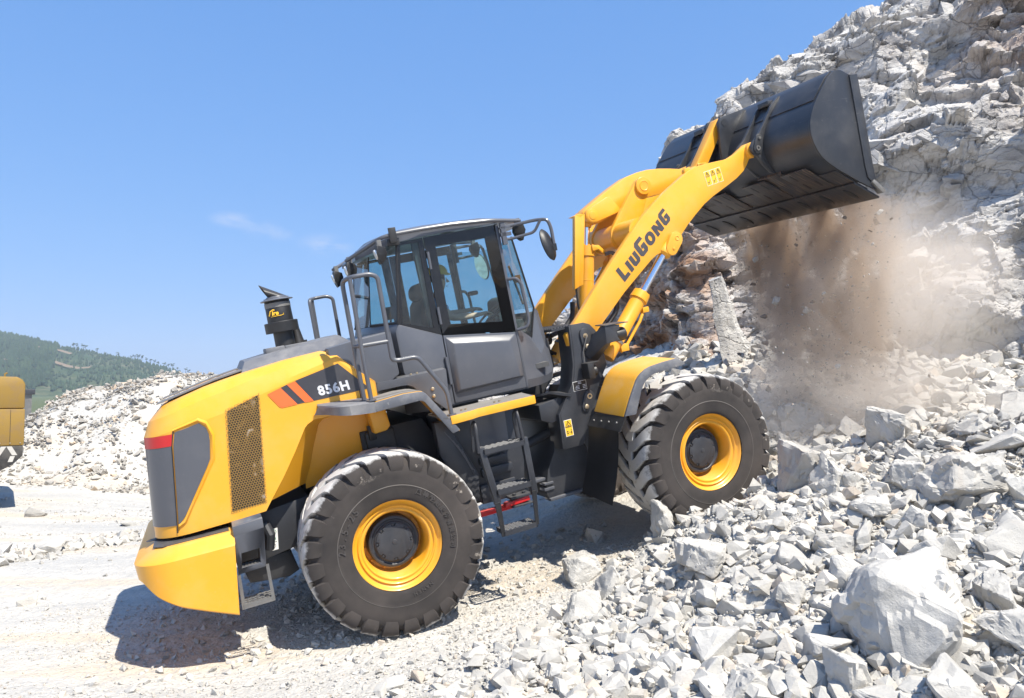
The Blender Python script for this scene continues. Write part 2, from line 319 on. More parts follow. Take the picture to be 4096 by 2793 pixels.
# ---- wheels
def wheel_meshes():
    ty = MB(); sec = [(.30, .400), (.32, .43), (.318, .50), (.326, .53), (.322, .535), (.326, .62), (.318, .68), (.286, .73), (.250, .756), (.15, .768), (0, .770)]
    full = [(-y, r) for y, r in sec] + [(y, r) for y, r in sec[::-1][1:]]
    n = 96
    ty.loft([[(r * math.cos(2 * math.pi * k / n), y, r * math.sin(2 * math.pi * k / n)) for k in range(n)] for y, r in full], True, False)
    NL = 25; pitch = 2 * math.pi / NL
    path = [(-.03, .770, .044), (.05, .770, .044), (.10, .769, .044), (.17, .767, .044), (.235, .762, .046), (.272, .750, .046), (.292, .726, .036), (.312, .690, .018), (.320, .655, .001)]
    zig = [.86, .80, .66, .36, .10, .02, .0, .0, .0]; wid = [.62, .62, .66, .72, .78, .80, .79, .76, .66]
    for sd in (-1, 1):
        for q in range(NL):
            base = q * pitch + (0 if sd < 0 else pitch * .5); rings = []
            for (y, r, h), z, w in zip(path, zig, wid):
                c = base + z * pitch; a = w * pitch / 2; row = []
                # surface normal leans outwards towards the wall
                ny = min(1, max(0, (y - .2) / .11)) * (.95 if r < .75 else .6); nr = math.sqrt(1 - ny * ny)
                for t, hh in ((-a * 1.06, -.012), (-a * .9, h), (a * .9, h), (a * 1.06, -.012)):
                    rr = r + nr * hh; yy = y + ny * hh
                    row.append((rr * math.cos(c + t), sd * yy, rr * math.sin(c + t)))
                rings.append(row)
            ty.loft(rings, True, True)
    rim = MB(); prof = [(-.262, .372), (-.280, .392), (-.288, .399), (-.282, .402), (-.27, .398), (-.262, .386), (-.258, .362), (-.262, .352), (-.268, .347), (-.262, .338), (-.246, .334), (-.240, .318), (-.246, .308), (-.24, .296), (-.21, .284), (-.07, .276), (-.02, .262), (-.01, .20)]
    n = 72
    prof2 = [(-.25, .395), (-.266, .402)] + prof[3:]
    rim.loft([[(r * math.cos(2 * math.pi * k / n), y, r * math.sin(2 * math.pi * k / n)) for k in range(n)] for y, r in [(-.20, .400), (-.262, .4035), (-.282, .4035), (-.289, .398), (-.286, .392), (-.268, .381), (-.250, .366), (-.247, .354), (-.256, .349), (-.262, .342), (-.258, .334), (-.243, .329), (-.240, .320), (-.246, .312), (-.244, .300), (-.225, .288), (-.07, .278), (-.02, .265), (-.012, .15)]], True, False)
    rim.loft([[(r * math.cos(2 * math.pi * k / n), y, r * math.sin(2 * math.pi * k / n)) for k in range(n)] for y, r in [(.20, .400), (.27, .4035), (.28, .39), (.24, .33), (.10, .29), (.02, .15)]], True, False)
    nuts = MB()
    for k in range(12):
        a = 2 * math.pi * (k + .3) / 12; c = (.252 * math.cos(a), -.015, .252 * math.sin(a)); nuts.axial(c, (c[0], -.05, c[2]), [(0, .016), (.022, .016), (.022, .010), (.035, .010)], 6)
    hub = MB(); hub.axial((0, 0, 0), (0, -1, 0), [(0, .235), (.10, .235), (.125, .228), (.13, .205), (.118, .196), (.118, .182), (.132, .176), (.135, .03), (.141, .027), (.141, .005)], 48)
    cover = MB(); nb = 8; pts = []
    for k in range(128):
        a = 2 * math.pi * k / 128; d = abs(((a / (2 * math.pi) * nb + .5) % 1) - .5) / nb * 2 * math.pi
        r = .166 - (.024 if d * .15 < .020 else 0); pts.append((r * math.cos(a), r * math.sin(a)))
    cover.prism(pts, -.131, -.152); cover.axial((0, -.15, 0), (0, -1, 0), [(0, .024), (.006, .022), (.006, .001)], 20)
    for k in range(nb):
        a = 2 * math.pi * k / nb; c = (.155 * math.cos(a), -.13, .155 * math.sin(a)); cover.axial(c, (c[0], -1, c[2]), [(0, .011), (.017, .011), (.017, .001)], 8)
    return ty, rim, nuts, hub, cover
ty, rim_, nuts_, hub_, cover_ = wheel_meshes()
def make_wheel():
    w = link(bpy.data.objects.new('wheel', None), L)
    ty.build('tyre', 'tyre', w, ang=40); rim_.build('rim', 'yellow', w, ang=50); nuts_.build('wheel_nuts', 'yellow_dark', w)
    hub_.build('hub', 'dark', w, bevel=.003); cover_.build('hub_cover', 'dark', w, bevel=.002)
    return w
w0 = make_wheel(); wheels = [w0]
for k in range(3):
    w = w0.copy(); COL.objects.link(w); w.parent = L
    for ch in list(w0.children):
        c = ch.copy(); COL.objects.link(c); c.parent = w
    wheels.append(w)
for w, (x, y, fr, spin) in zip(wheels, ((0, -1.075, 0, .10), (0, 1.075, 0, .4), (3.3, -1.075, 1, .62), (3.3, 1.075, 1, .2))):
    w.location = art((x, y, 0)) if fr else (x, y, 0)
    w.rotation_euler = (0, spin, (STEER if fr else 0) + (math.pi if y > 0 else 0))
# raised lettering on the near rear tyre
def arc_text(name, body, parent, r, a0, da, size, y):
    for k, ch in enumerate(body):
        if ch == ' ': continue
        a = a0 - da * k; m_ = Matrix.Translation((r * math.cos(a), y, r * math.sin(a))) @ Matrix.Rotation(-(a - math.pi / 2), 4, 'Y') @ Matrix.Rotation(R(90), 4, 'X')
        yield text_mesh(name, ch, 'tyre_text', None, m_, size, .0015, 0, False, .0015)
def joined(name, gen, parent, mat):
    mb = MB()
    for o in gen:
        me = o.data; mb.add([tuple(v.co) for v in me.vertices], [tuple(p.vertices) for p in me.polygons]); bpy.data.objects.remove(o); bpy.data.meshes.remove(me)
    return mb.build(name, mat, parent)
rw = wheels[0]
tl = joined('tyre_size_lettering', arc_text('glyph', '23.5-25', None, .49, R(172), R(7.2), .085, -.3245), None, 'tyre_text'); tl.parent = rw; tl.rotation_euler = (0, -.10, 0)
tl = joined('tyre_maker_lettering', arc_text('glyph', '风神轮胎股份有限公司', None, .49, R(58), R(8.0), .055, -.3245), None, 'tyre_text'); tl.parent = rw; tl.rotation_euler = (0, -.10, 0)
tl = joined('tyre_origin_lettering', arc_text('glyph', 'HENAN', None, .455, R(-82), R(-5.0), .045, -.322), None, 'tyre_text'); tl.parent = rw; tl.rotation_euler = (0, -.10, 0)

# ---- hood (plan path wraps from the side, round the rear corner, to the middle of the rear)
crease = [(-1.75, 1.335), (-1.61, 1.364), (-1.391, 1.418), (-1.158, 1.46), (-.837, 1.55), (-.128, 1.706)]
topz = [(-1.9, 1.50), (-1.73, 1.565), (-1.574, 1.595), (-1.272, 1.672), (-.959, 1.721), (-.588, 1.763), (-.207, 1.784)]
def rear_path(xf, xr, ys, rc, inset, n=14, xs=()):
    """half plan: side points then a rounded corner to the rear centre"""
    P = [(x, -ys + inset) for x in xs] ; cx, cy = xr + rc, -ys + rc
    for k in range(n + 1):
        a = math.pi / 2 * k / n; P.append((cx - (rc - inset) * math.sin(a), cy - (rc - inset) * math.cos(a)))
    P.append((xr + inset, 0.0)); return P
xs = [-.13, -.30, -.50, -.70, -.84, -1.0, -1.16, -1.30, -1.39, -1.50]
def hood_row(zf, inset, xr, xs_=xs):
    return [(x, y, zf(x)) for x, y in rear_path(0, xr, .93, .34, inset, 8, xs_)]
# outer side skin, crease and chamfer (above the wheel recess it ends at the recess lip)
hb = MB()
def zbot(x): return lerp_x([(-2.2, .455), (-1.75, .47), (-1.293, .484), (-1.0, .50), (-.94, .578), (-.795, .762), (-.659, .953), (-.538, 1.14), (-.507, 1.168), (-.443, 1.197), (-.341, 1.197), (0, 1.197)], x)
xs2 = [.0, -.13, -.25, -.341, -.443, -.507, -.538, -.60, -.659, -.73, -.795, -.87, -.94, -1.0, -1.1, -1.16, -1.30, -1.39]
def zcr(x): return lerp_x(crease + [(0, 1.57), (.16, 1.40)], x)
def xr_at(t): return -1.925 + .10 * t
rows = []
def row(zf, inset, xr): return [(x, y, zf(x)) for x, y in rear_path(0, xr, .93, .34, inset, 14, xs2)]
rows.append(row(zbot, .05, -1.93)); rows.append(row(zbot, 0, -1.935))
for t in (.35, .7): rows.append(row(lambda x: zbot(x) * (1 - t) + (zcr(x) - .05) * t, 0, -1.935 + .085 * t))
rows.append(row(lambda x: zcr(x) - .035, 0, -1.85)); rows.append(row(lambda x: zcr(x), .008, -1.865))
def ztp(x): return lerp_x(topz + [(-.08, 1.706), (0, 1.616), (.18, 1.41)], x)
rows.append(row(lambda x: zcr(x) * .45 + ztp(x) * .55 + .012, .055, -1.85)); rows.append(row(lambda x: ztp(x) - .004, .125, -1.80)); rows.append(row(lambda x: ztp(x) + .006, .155, -1.775))
rows.append([(x, 0, z + .02) for x, y, z in rows[-1]])
hb.grid(rows); hb.mirror()
hood = hb.build('hood', 'yellow', L, ang=13)
# front pointed end of the hood side and the recess round the rear wheel
rc = MB()
lip = [(0.16, -.93, 1.197), (-.341, -.93, 1.197), (-.443, -.93, 1.197), (-.507, -.93, 1.168), (-.538, -.93, 1.14), (-.659, -.93, .953), (-.795, -.93, .762), (-.946, -.93, .578)]
inn = [(0.16, -.60, 1.16), (-.25, -.60, 1.16), (-.33, -.60, 1.15), (-.38, -.60, 1.11), (-.40, -.60, 1.06), (-.47, -.60, .90), (-.53, -.60, .74), (-.60, -.60, .60)]
low = [(0.16, -.56, .55), (-.25, -.56, .55), (-.33, -.56, .55), (-.38, -.56, .55), (-.40, -.56, .55), (-.47, -.56, .55), (-.53, -.56, .55), (-.60, -.56, .54)]
rc.grid([lip, inn, low]); rc.mirror(); rc.build('wheel_recess', 'yellow', L, ang=25)
tip = MB(); tip.prism([(0.02, 1.19), (.155, 1.19), (.158, 1.418), (.0, 1.575), (0, 1.19)][:4], -.93, -.70); tip.loft([[(-.01, -.93, 1.57), (.158, -.93, 1.418), (.182, -.80, 1.42), (-.01, -.80, 1.62)], [(-.01, -.6, 1.57), (.158, -.6, 1.418), (.182, -.6, 1.42), (-.01, -.6, 1.62)]]); tip.mirror(); tip.build('hood_front_corner', 'yellow', L, bevel=.004)
# grey rear side panel, its bevelled rim, red strip, seam
def wrap(x0, z, inset=-.004):  # point on the hood skin at arc parameter x0 (x along the side, then round the corner)
    xr = -1.935 + .085 * min(1, max(0, (z - .47) / .87)); rcn = .34; cx = xr + rcn
    if x0 >= cx: return (x0, -.93 + inset, z)
    a = min(math.pi / 2, (cx - x0) / rcn)
    return (cx - (rcn - inset) * math.sin(a), -.93 + rcn - (rcn - inset) * math.cos(a), z)
def wrapped(poly_rows, inset): return MB().grid([[wrap(x, z, inset) for x, z in r] for r in poly_rows])
def strip(fn_l, fn_r, z0, z1, inset, nz=10, nx=8):
    return [[(fn_l(z) + (fn_r(z) - fn_l(z)) * k / nx, z) for k in range(nx + 1)] for z in [z0 + (z1 - z0) * j / nz for j in range(nz + 1)]]
seamx = lambda z: lerp_x([(.44, -1.74), (1.24, -1.635), (1.36, -1.600)], z)
zr = lambda z: lerp_x([(.573, -1.70), (.595, -1.666), (1.049, -1.363), (1.248, -1.327), (1.336, -1.345), (1.375, -1.390)], z)
def side_panel():
    mb = MB(); rows_ = []
    for j in range(16):
        t = j / 15
        rows_.append([wrap(seamx(.575 + (1.348 - .575) * t) + .012 + (zr(.575 + (1.378 - .575) * t) - seamx(.575 + .77 * t) - .012) * k / 6, .575 + (1.345 + .036 * k / 6 - .575) * t, -.007) for k in range(7)])
    mb.grid(rows_); n = len(rows_[0])
    edge = [rows_[0][k] for k in range(n)] + [r[-1] for r in rows_[1:]] + rows_[-1][::-1][1:] + [r[0] for r in rows_[::-1][1:-1]]
    mb.grid([edge + edge[:1], [(x, y + .03, z) for x, y, z in edge + edge[:1]]]); return mb
sp_ = side_panel(); sp_.mirror(); sp_.build('tail_side_panel', 'grey', L, ang=40)
mb = wrapped(strip(lambda z: -2.45, seamx, .565, 1.235, 0, 8, 14), -.006); mb.mirror(); mb.build('tail_rear_panel', 'grey', L, ang=40)
mb = wrapped(strip(lambda z: -2.45, seamx, 1.237, 1.335, 0, 2, 14), -.008); mb.mirror(); mb.build('red_reflector_strip', 'red', L, ang=40)
mb = MB().grid([[wrap(seamx(z) - .004, z, -.010) for z in np.linspace(.50, 1.36, 14)], [wrap(seamx(z) + .006, z, -.010) for z in np.linspace(.50, 1.36, 14)]]); mb.mirror(); mb.build('panel_seam', 'black', L)
# bevelled yellow rim standing round the grey panel
bo = [(-1.606, 1.374), (-1.391, 1.428), (-1.325, 1.385), (-1.285, 1.262), (-1.322, 1.045), (-1.645, .568), (-1.70, .535)]
bi = [(-1.602, 1.352), (-1.398, 1.390), (-1.345, 1.345), (-1.325, 1.248), (-1.361, 1.049), (-1.664, .597), (-1.712, .575)]
mb = MB().grid([[wrap(x, z, -.002) for x, z in bo], [wrap(x, z, -.020) for x, z in [((a + c) / 2, (b_ + d) / 2) for (a, b_), (c, d) in zip(bo, bi)]], [wrap(x, z, -.003) for x, z in bi]]); mb.mirror(); mb.build('panel_rim', 'yellow', L, ang=30)
# perforated side screen over a radiator core
scr = [(-1.165, 1.446), (-.855, 1.532), (-.979, .566), (-1.286, .551)]
for s in (-1, 1):
    mb = MB(); mb.add([(x, s * .9345, z) for x, z in scr], [(0, 1, 2, 3)]); mb.build('side_screen', 'screen', L)
    mb = MB(); mb.add([(x, s * .9325, z) for x, z in [(-1.15, 1.43), (-.87, 1.515), (-.99, .58), (-1.272, .566)]], [(0, 1, 2, 3)]); mb.build('radiator_core', 'core', L)
# side decal
for s in (-1,):
    y = -.9335
    for nm, poly, mt in (('side_decal', [(-.143, 1.650), (.073, 1.401), (.077, 1.369), (-.415, 1.363), (-.54, 1.572)], 'decal'), ('orange_stripe', [(-.545, 1.570), (-.415, 1.363), (-.492, 1.365), (-.616, 1.553)], 'orange'), ('dark_stripe', [(-.616, 1.553), (-.492, 1.365), (-.559, 1.364), (-.674, 1.537)], 'decal'), ('orange_stripe', [(-.674, 1.537), (-.559, 1.364), (-.693, 1.361), (-.715, 1.373), (-.795, 1.503)], 'orange')):
        mb = MB(); mb.add([(x, y - (.002 if mt == 'orange' else 0), z) for x, z in poly], [tuple(range(len(poly)))]); mb.build(nm, mt, L)
text_mesh('model_number', '856H', 'silver', L, side_mtx(-.215, 1.435, -.936), .118, .0045, -.12, space=1.12)
mb = MB(); mb.add([(x, .9335, z) for x, z in [(-.143, 1.650), (.073, 1.401), (.077, 1.369), (-.415, 1.363), (-.795, 1.503)]], [(0, 1, 2, 3, 4)]); mb.build('side_decal', 'decal', L)
# hood top: grille strips and bonnet cover
mb = MB()
for s in (-1, 1): mb.loft([[(x, s * y, ztp(x) + .022) for y in (.70, .30)] + [(x, s * y, ztp(x) + .032) for y in (.30, .70)] for x in (-1.70, -1.45, -1.20, -.95)])
mb.build('top_vent', 'bare', L)
cap = MB(); st = [(-.965, 1.725, .72), (-.915, 1.815, .60), (-.69, 1.842, .60), (-.40, 1.872, .60), (-.03, 1.898, .60), (.05, 1.825, .72)]
bz = lambda x: lerp_x([(-.97, 1.72), (-.59, 1.755), (-.2, 1.785), (.05, 1.80)], x)
cap.grid([[(x, -.72, bz(x)) for x, z, y in st], [(x, -y - (0 if y < .7 else 0), z) for x, z, y in st], [(x, -.40, z + (.012 if y < .7 else 0)) for x, z, y in st], [(x, .40, z + (.012 if y < .7 else 0)) for x, z, y in st], [(x, y, z) for x, z, y in st], [(x, .72, bz(x)) for x, z, y in st]])
cap.build('bonnet_cover', 'grey_dusty', L, bevel=.01, ang=20)
mb = MB(); mb.box(-.70, -.52, -.42, -.05, 1.83, 1.90); mb.box(-.52, -.25, -.42, -.05, 1.86, 1.895); mb.build('intake_base', 'grey_dusty', L, bevel=.012)
# pre-cleaner stack
pc = (-.497, -.25); A_ = lambda z: (pc[0], pc[1], z)
mb = MB(); mb.axial(A_(1.85), A_(3), [(0, .098), (.02, .094), (.20, .092)], 28); mb.build('intake_stem', 'black', L)
mb = MB(); mb.axial(A_(2.03), A_(3), [(0, .09), (.0, .155), (.004, .158), (.095, .158), (.10, .154), (.102, .12)], 36); mb.build('dust_collar', 'black', L)
drum = MB(); drum.axial(A_(2.13), A_(3), [(0, .122), (.20, .118), (.21, .112)], 36); dr = drum.build('intake_drum', 'black', L)
mb = MB(); mb.axial(A_(2.335), A_(3), [(0, .15), (.006, .157), (.012, .150), (.020, .12), (.028, .118), (.034, .095), (.042, .09), (.05, .06), (.052, .001)], 36); mb.build('rain_cap', 'grey', L)
mb = MB(); mb.axial(A_(2.27), A_(3), [(0, .1225), (.045, .1215)], 36, False); mb.build('intake_mesh_band', 'bare', L)
sp = MB(); n = 24; d0 = Vector((-.86, 0, .5)).normalized(); cen = Vector((-.43, -.25, 2.345))
r1 = [(cen.x + .085 * math.cos(a) * .9, cen.y + .085 * math.sin(a), cen.z + .0) for a in [2 * math.pi * k / n for k in range(n)]]
def cut(a, r): return (-.655 + .045 * math.cos(a) * (r / .085) - .03 * 0, -.25 + r * math.sin(a), 2.425 + r * math.cos(a) * -1.0)
ring_o = []; ring_i = []
for k in range(n):
    a = 2 * math.pi * k / n
    ring_o.append((-.592 + .045 * math.cos(a), -.25 + .082 * math.sin(a), 2.43 - .082 * math.cos(a)))
base = [(-.49 + .09 * math.cos(a), -.25 + .082 * math.sin(a), 2.372 - .005) for a in [2 * math.pi * k / n for k in range(n)]]
ring_o = [(-.592 - .052 * -math.cos(a) * -1, -.25 + .08 * math.sin(a), 2.428 + .082 * math.cos(a) * 1) for a in [2 * math.pi * k / n for k in range(n)]]
ring_o = [(-.59 - .045 * math.cos(a), -.25 + .08 * math.sin(a), 2.425 + .085 * math.cos(a)) for a in [2 * math.pi * k / n for k in range(n)]]
base = [(-.455 + .075 * math.cos(a), -.25 + .08 * math.sin(a), 2.36) for a in [2 * math.pi * k / n for k in range(n)]]
ring_in = [(x + .012, -.25 + (y + .25) * .93, 2.425 + (z - 2.425) * .93) for x, y, z in ring_o]
deep = [(x + .10, -.25 + (y + .25) * .8, 2.40 + (z - 2.425) * .5) for x, y, z in ring_o]
sp.loft([base, ring_o, ring_in, deep], True, True); sp.build('intake_snout', 'black', L)
text_mesh('intake_brand_text', 'ire', 'label_yellow', L, side_mtx(-.545, 2.215, -.3725), .058, .002, .15)
mb = MB(); mb.tube([(-.60, -.345, 2.195), (-.585, -.358, 2.235), (-.56, -.366, 2.248), (-.545, -.370, 2.243)], .006, 6); mb.tube([(-.585, -.358, 2.185), (-.53, -.372, 2.187), (-.49, -.374, 2.187), (-.468, -.372, 2.192), (-.468, -.372, 2.205)], .003, 6); mb.build('intake_brand_swoosh', 'label_yellow', L)
mb = MB(); mb.axial((-.36, -.10, 1.85), (-.37, -.10, 3), [(0, .075), (.10, .055), (.26, .03)], 20); mb.axial((-.30, -.1, 1.885), (-.3, -.1, 3), [(0, .03), (.03, .03)], 8); mb.build('exhaust_pipe', 'black', L)
# hydraulic tank between hood and cab
mb = MB(); mb.prism([(-.20, 1.80), (.02, 1.826), (.40, 1.85), (.408, 1.44), (.16, 1.30), (.0, 1.2), (-.2, 1.2)], -.895, .895); mb.build('hydraulic_tank', 'grey', L, bevel=.012)
mb = MB(); mb.box(.41, .455, -.66, .66, 1.2, 1.80); mb.build('cab_gap_frame', 'under', L)  # yellow frame painted near-black, the gap's shade put into its colour

# ---- counterweight
cb_ = [(-2.3, .20), (-2.06, .185), (-2.02, .125), (-1.96, .055), (-1.88, -.005), (-1.79, -.062), (-1.60, -.155), (-1.38, -.255)]
cw = MB(); xs3 = [-1.38, -1.45, -1.52, -1.58, -1.63]
def cwrow(zf, inset, xr): return [(x, y, zf(x)) for x, y in rear_path(0, xr, 1.2, .34, inset, 10, xs3)]
def fx(zf, dx): # forward face leans
    return zf
rows = [cwrow(lambda x: lerp_x(cb_, x) + .03, .06, -2.08), cwrow(lambda x: lerp_x(cb_, x) + .006, .012, -2.085), cwrow(lambda x: lerp_x(cb_, x) + .02, 0, -2.10), cwrow(lambda x: .335 + .02 * (x + 1.3) * -.2, 0, -2.108), cwrow(lambda x: .354, .014, -2.10), cwrow(lambda x: .422, .09, -2.035), cwrow(lambda x: .436, .12, -2.01)]
for k, dx in enumerate((0, 0, 0, .075, .08, .085, .085)):
    rows[k][0] = (rows[k][0][0] + dx, rows[k][0][1], rows[k][0][2])
rows.append([(x, 0, z) for x, y, z in rows[-1]]); rows.insert(0, [(x, 0, z + .05) for x, y, z in rows[0]])
cw.grid(rows); f0 = [r[0] for r in rows]; cw.add(f0, [tuple(range(len(f0)))])
cw.mirror(); cw.build('counterweight', 'yellow', L, ang=16)
mb = MB(); mb.plan([(-1.33, -1.04), (-1.33, .0), (-1.94, 0), (-1.94, -.93), (-1.86, -1.02)], .437, .4405); mb.mirror(); mb.build('counterweight_top_mat', 'dark', L)
mb = MB(); mb.axial((-1.96, .62, .441), (-1.96, .62, .52), [(0, .05), (.003, .05)], 20); mb.axial((-1.96, -.62, .441), (-1.96, -.62, .52), [(0, .05), (.003, .05)], 20); mb.build('lifting_hole', 'black', L)
# rear step box
mb = MB(); ring_panel(mb, [(-1.296, .40), (-1.052, .412), (-1.096, .084), (-1.326, .075)], [(-1.270, .245), (-1.112, .25), (-1.133, .125), (-1.289, .122)], -1.15, -1.12)
mb.prism([(-1.30, .40), (-1.052, .412), (-1.05, .49), (-1.298, .48)], -1.15, -1.06); mb.loft([[(-1.298, -1.06, .48), (-1.05, -1.06, .49), (-1.06, -.62, .505), (-1.298, -.62, .50)], [(-1.298, -1.06, .44), (-1.05, -1.06, .45), (-1.06, -.62, .46), (-1.298, -.62, .46)]]); mb.prism([(-1.10, .41), (-1.052, .412), (-1.096, .084), (-1.14, .082)], -1.12, -.80)
mb.prism([(-1.32, .085), (-1.10, .088), (-1.105, .11), (-1.32, .11)], -1.12, -.90); mb.build('rear_step_box', 'grey', L, bevel=.006)
mb = MB()
for k in range(4): mb.tube([(-1.285 + .0065 * j, -1.11 + .035 * k + .006 * (j % 4 > 1), .118) for j in range(24)], .004, 5)
mb.build('rear_step_grip', 'bare', L)
mb = MB(); mb.prism([(-1.335, .07), (-1.31, .07), (-1.322, -.232), (-1.352, -.225)], -1.145, -1.135); mb.prism([(-1.098, .095), (-1.072, .095), (-1.078, -.225), (-1.105, -.228)], -1.145, -1.135); mb.build('rear_step_hanger', 'bare', L)
mb = MB(); mb.prism([(-1.335, -.185), (-1.09, -.185), (-1.09, -.225), (-1.335, -.225)], -1.15, -1.14)
for k in range(4): mb.tube([(-1.335 + .0104 * j, -1.12 + .055 * k + .008 * (j % 4 > 1), -.19) for j in range(24)], .006, 5)
mb.build('rear_step', 'bare', L)
mb = MB(); mb.prism([(-1.34, .40), (-.60, .48), (-.55, .10), (-.80, .045), (-1.1, .0), (-1.33, .0)], -.60, .60); mb.prism([(-1.3, .0), (-.85, .0), (-.80, -.20), (-.9, -.24), (-1.25, -.2)], -.5, .5); mb.build('rear_frame', 'dark', L, bevel=.008)
mb = MB(); mb.tube([(-1.03, -.72, .35), (-1.0, -.76, .25), (-1.03, -.72, .12)], .045, 10); mb.build('tow_loop', 'dark', L)
mb = MB(); mb.add([(x, -.6035, z) for x, z in [(-.981, .263), (-.924, .262), (-.951, .066), (-1.007, .066)]], [(0, 1, 2, 3)]); dpl = mb.build('lifting_decal', 'white', L)
mb = MB()
mb.tube([(-.962 + .020 * math.cos(a), -.605, .232 + .020 * math.sin(a)) for a in np.linspace(0, 6.28, 16)], .002, 4); mb.add([(x, -.606, z) for x, z in [(-.962, .245), (-.952, .233), (-.972, .233)]], [(0, 1, 2)])
mb.tube([(-.970, -.605, .205), (-.972, -.605, .185), (-.960, -.605, .178), (-.960, -.605, .165), (-.972, -.605, .155), (-.985, -.605, .165)], .0045, 5); mb.build('hook_symbol', 'green', dpl)
mb = MB(); mb.add([(x, -.6055, z) for x, z in [(-.951, .142), (-1.007, .142), (-1.007, .138), (-.951, .138)]], [(0, 1, 2, 3)]); mb.tube([(-.98 + .012 * math.cos(a), -.605, .105 + .014 * math.sin(a)) for a in np.linspace(0, 6.28, 12)], .0016, 4); mb.tube([(-.99, -.605, .09), (-.97, -.605, .12)], .0016, 4); mb.build('chain_symbol', 'decal', dpl)

# ---- rear frame, axle, engine bay side, belly
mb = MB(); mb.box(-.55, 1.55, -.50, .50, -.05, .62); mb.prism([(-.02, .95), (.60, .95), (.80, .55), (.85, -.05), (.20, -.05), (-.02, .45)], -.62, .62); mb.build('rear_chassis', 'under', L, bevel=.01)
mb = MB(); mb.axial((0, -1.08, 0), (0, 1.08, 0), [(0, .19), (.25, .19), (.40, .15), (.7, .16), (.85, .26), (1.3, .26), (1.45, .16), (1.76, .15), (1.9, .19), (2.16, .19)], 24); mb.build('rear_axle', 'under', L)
mb = MB(); mb.box(.02, .30, -.66, -.60, .62, .93); mb.box(.05, .12, -.70, -.62, .86, 1.0); mb.build('battery_box', 'black', L, bevel=.01)
mb = MB(); mb.prism([(.06, 1.17), (.22, 1.16), (.24, .98), (.20, .94), (.08, .93)], -.85, -.62); mb.build('washer_tank', 'yellow_dark', L, bevel=.015)
# fuel tank and the grey wall behind the ladder
mb = MB(); mb.prism([(.72, .93), (1.50, .93), (1.50, .40), (1.44, .02), (.98, .02), (.72, .45)], -.85, -.30); mb.prism([(.62, .92), (.74, .92), (.96, .35), (.93, .10), (.84, .10), (.62, .60)], -.98, -.86); mb.mirror(); mb.build('fuel_tank', 'dark', L, bevel=.015)
mb = MB(); mb.add([(x, -.853, z) for x, z in [(1.0, .88), (1.38, .90), (1.36, .50), (1.05, .46)]], [(0, 1, 2, 3)]); mb.build('tank_cover_plate', 'grey', L)
mb = MB()
for k in range(5): mb.tube([(.70 + .035 * k, -.985, .82 - .05 * k), (.86 + .012 * k, -.985, .56 - .05 * k), (.90 + .006 * k, -.985, .40 + .0 * k)], .004, 5)
mb.build('guard_ribs', 'grey', L)
mb = MB(); mb.box(.92, 1.30, -.93, -.87, -.085, -.03); mb.prism([(1.15, -.045), (1.42, -.03), (1.42, .02), (1.17, -.0)], -1.0, -.92); mb.build('red_bar', 'red', L, bevel=.006)
mb = MB(); mb.box(1.22, 1.44, -1.02, -.86, .02, .045); mb.box(1.22, 1.44, -1.02, -.86, -.06, -.045); mb.axial((1.28, -.96, .045), (1.28, -.96, 1), [(0, .02), (.02, .02)], 6); mb.axial((1.38, -.96, .045), (1.38, -.96, 1), [(0, .02), (.02, .02)], 6); mb.build('hinge_lug_plate', 'dark', L, bevel=.003)
mb = MB(); mb.box(.98, 1.35, -.88, -.80, .02, .20); mb.box(1.02, 1.34, -.90, -.85, .28, .36); mb.box(1.02, 1.30, -.90, -.85, .40, .46); mb.box(1.02, 1.30, -.90, -.85, .50, .55); mb.build('tank_bracket', 'dark', L, bevel=.004)

# ---- rear fender, walkway, rails, ladder
of = [(.033, 1.27), (.303, 1.288), (.434, 1.280), (.474, 1.272), (.499, 1.250), (.749, .861)]
inf = [(.036, 1.186), (.30, 1.195), (.43, 1.200), (.456, 1.192), (.476, 1.176), (.676, .846)]
def rear_fender():
    g = MB(); g.loft([[(x, -1.38, z) for x, z in of] + [(x, -1.38, z) for x, z in inf[::-1]], [(x, -1.355, z) for x, z in of] + [(x, -1.355, z) for x, z in inf[::-1]]])
    c = MB(); n = 10
    def cappt(k, top):  # end cap rounds inwards to the rear
        t = k / n; x = .036 - .43 * t; y = -1.38 + .40 * max(0, (t - .45) / .55) ** 2
        return (x - (0 if top else .045 * (t > .9)), y - (0 if top else .0), (1.27 + .03 * t) if top else (1.186 + .052 * t ** 1.5))
    tp = [cappt(k, 1) for k in range(n + 1)]; bt = [cappt(k, 0) for k in range(n + 1)]
    tp_i = [(x, max(y + .03, -1.35), z + .012) for x, y, z in tp]
    c.grid([[(x, y + .10, z) for x, y, z in bt], bt, tp, tp_i, [(x, -.93, z + .014) for x, y, z in tp_i]])
    deck = MB(); pl = [(x, z + .002) for x, z in of]; lo = [(x, z - .014) for x, z in of]
    deck.loft([[(x, -1.354, z) for x, z in pl] + [(x, -1.354, z) for x, z in lo[::-1]], [(x, -.86, z) for x, z in pl] + [(x, -.86, z) for x, z in lo[::-1]]])
    return g, c, deck
g, c, deck = rear_fender()
g.mirror(); g.build('rear_fender_flare', 'grey_dusty', L, bevel=.006)
c.mirror(); c.build('rear_fender_end', 'grey_dusty', L, ang=25)
deck.mirror(); fd = deck.build('rear_fender', 'yellow_dark', L, bevel=.003)
mb = MB(); mb.loft([[(x, -1.33, z + .004) for x, z in of[:4]] + [(x, -1.33, z + .008) for x, z in of[:4][::-1]], [(x, -.87, z + .004) for x, z in of[:4]] + [(x, -.87, z + .008) for x, z in of[:4][::-1]]]); mb.mirror(); mb.build('fender_mat', 'tread_plate', L)
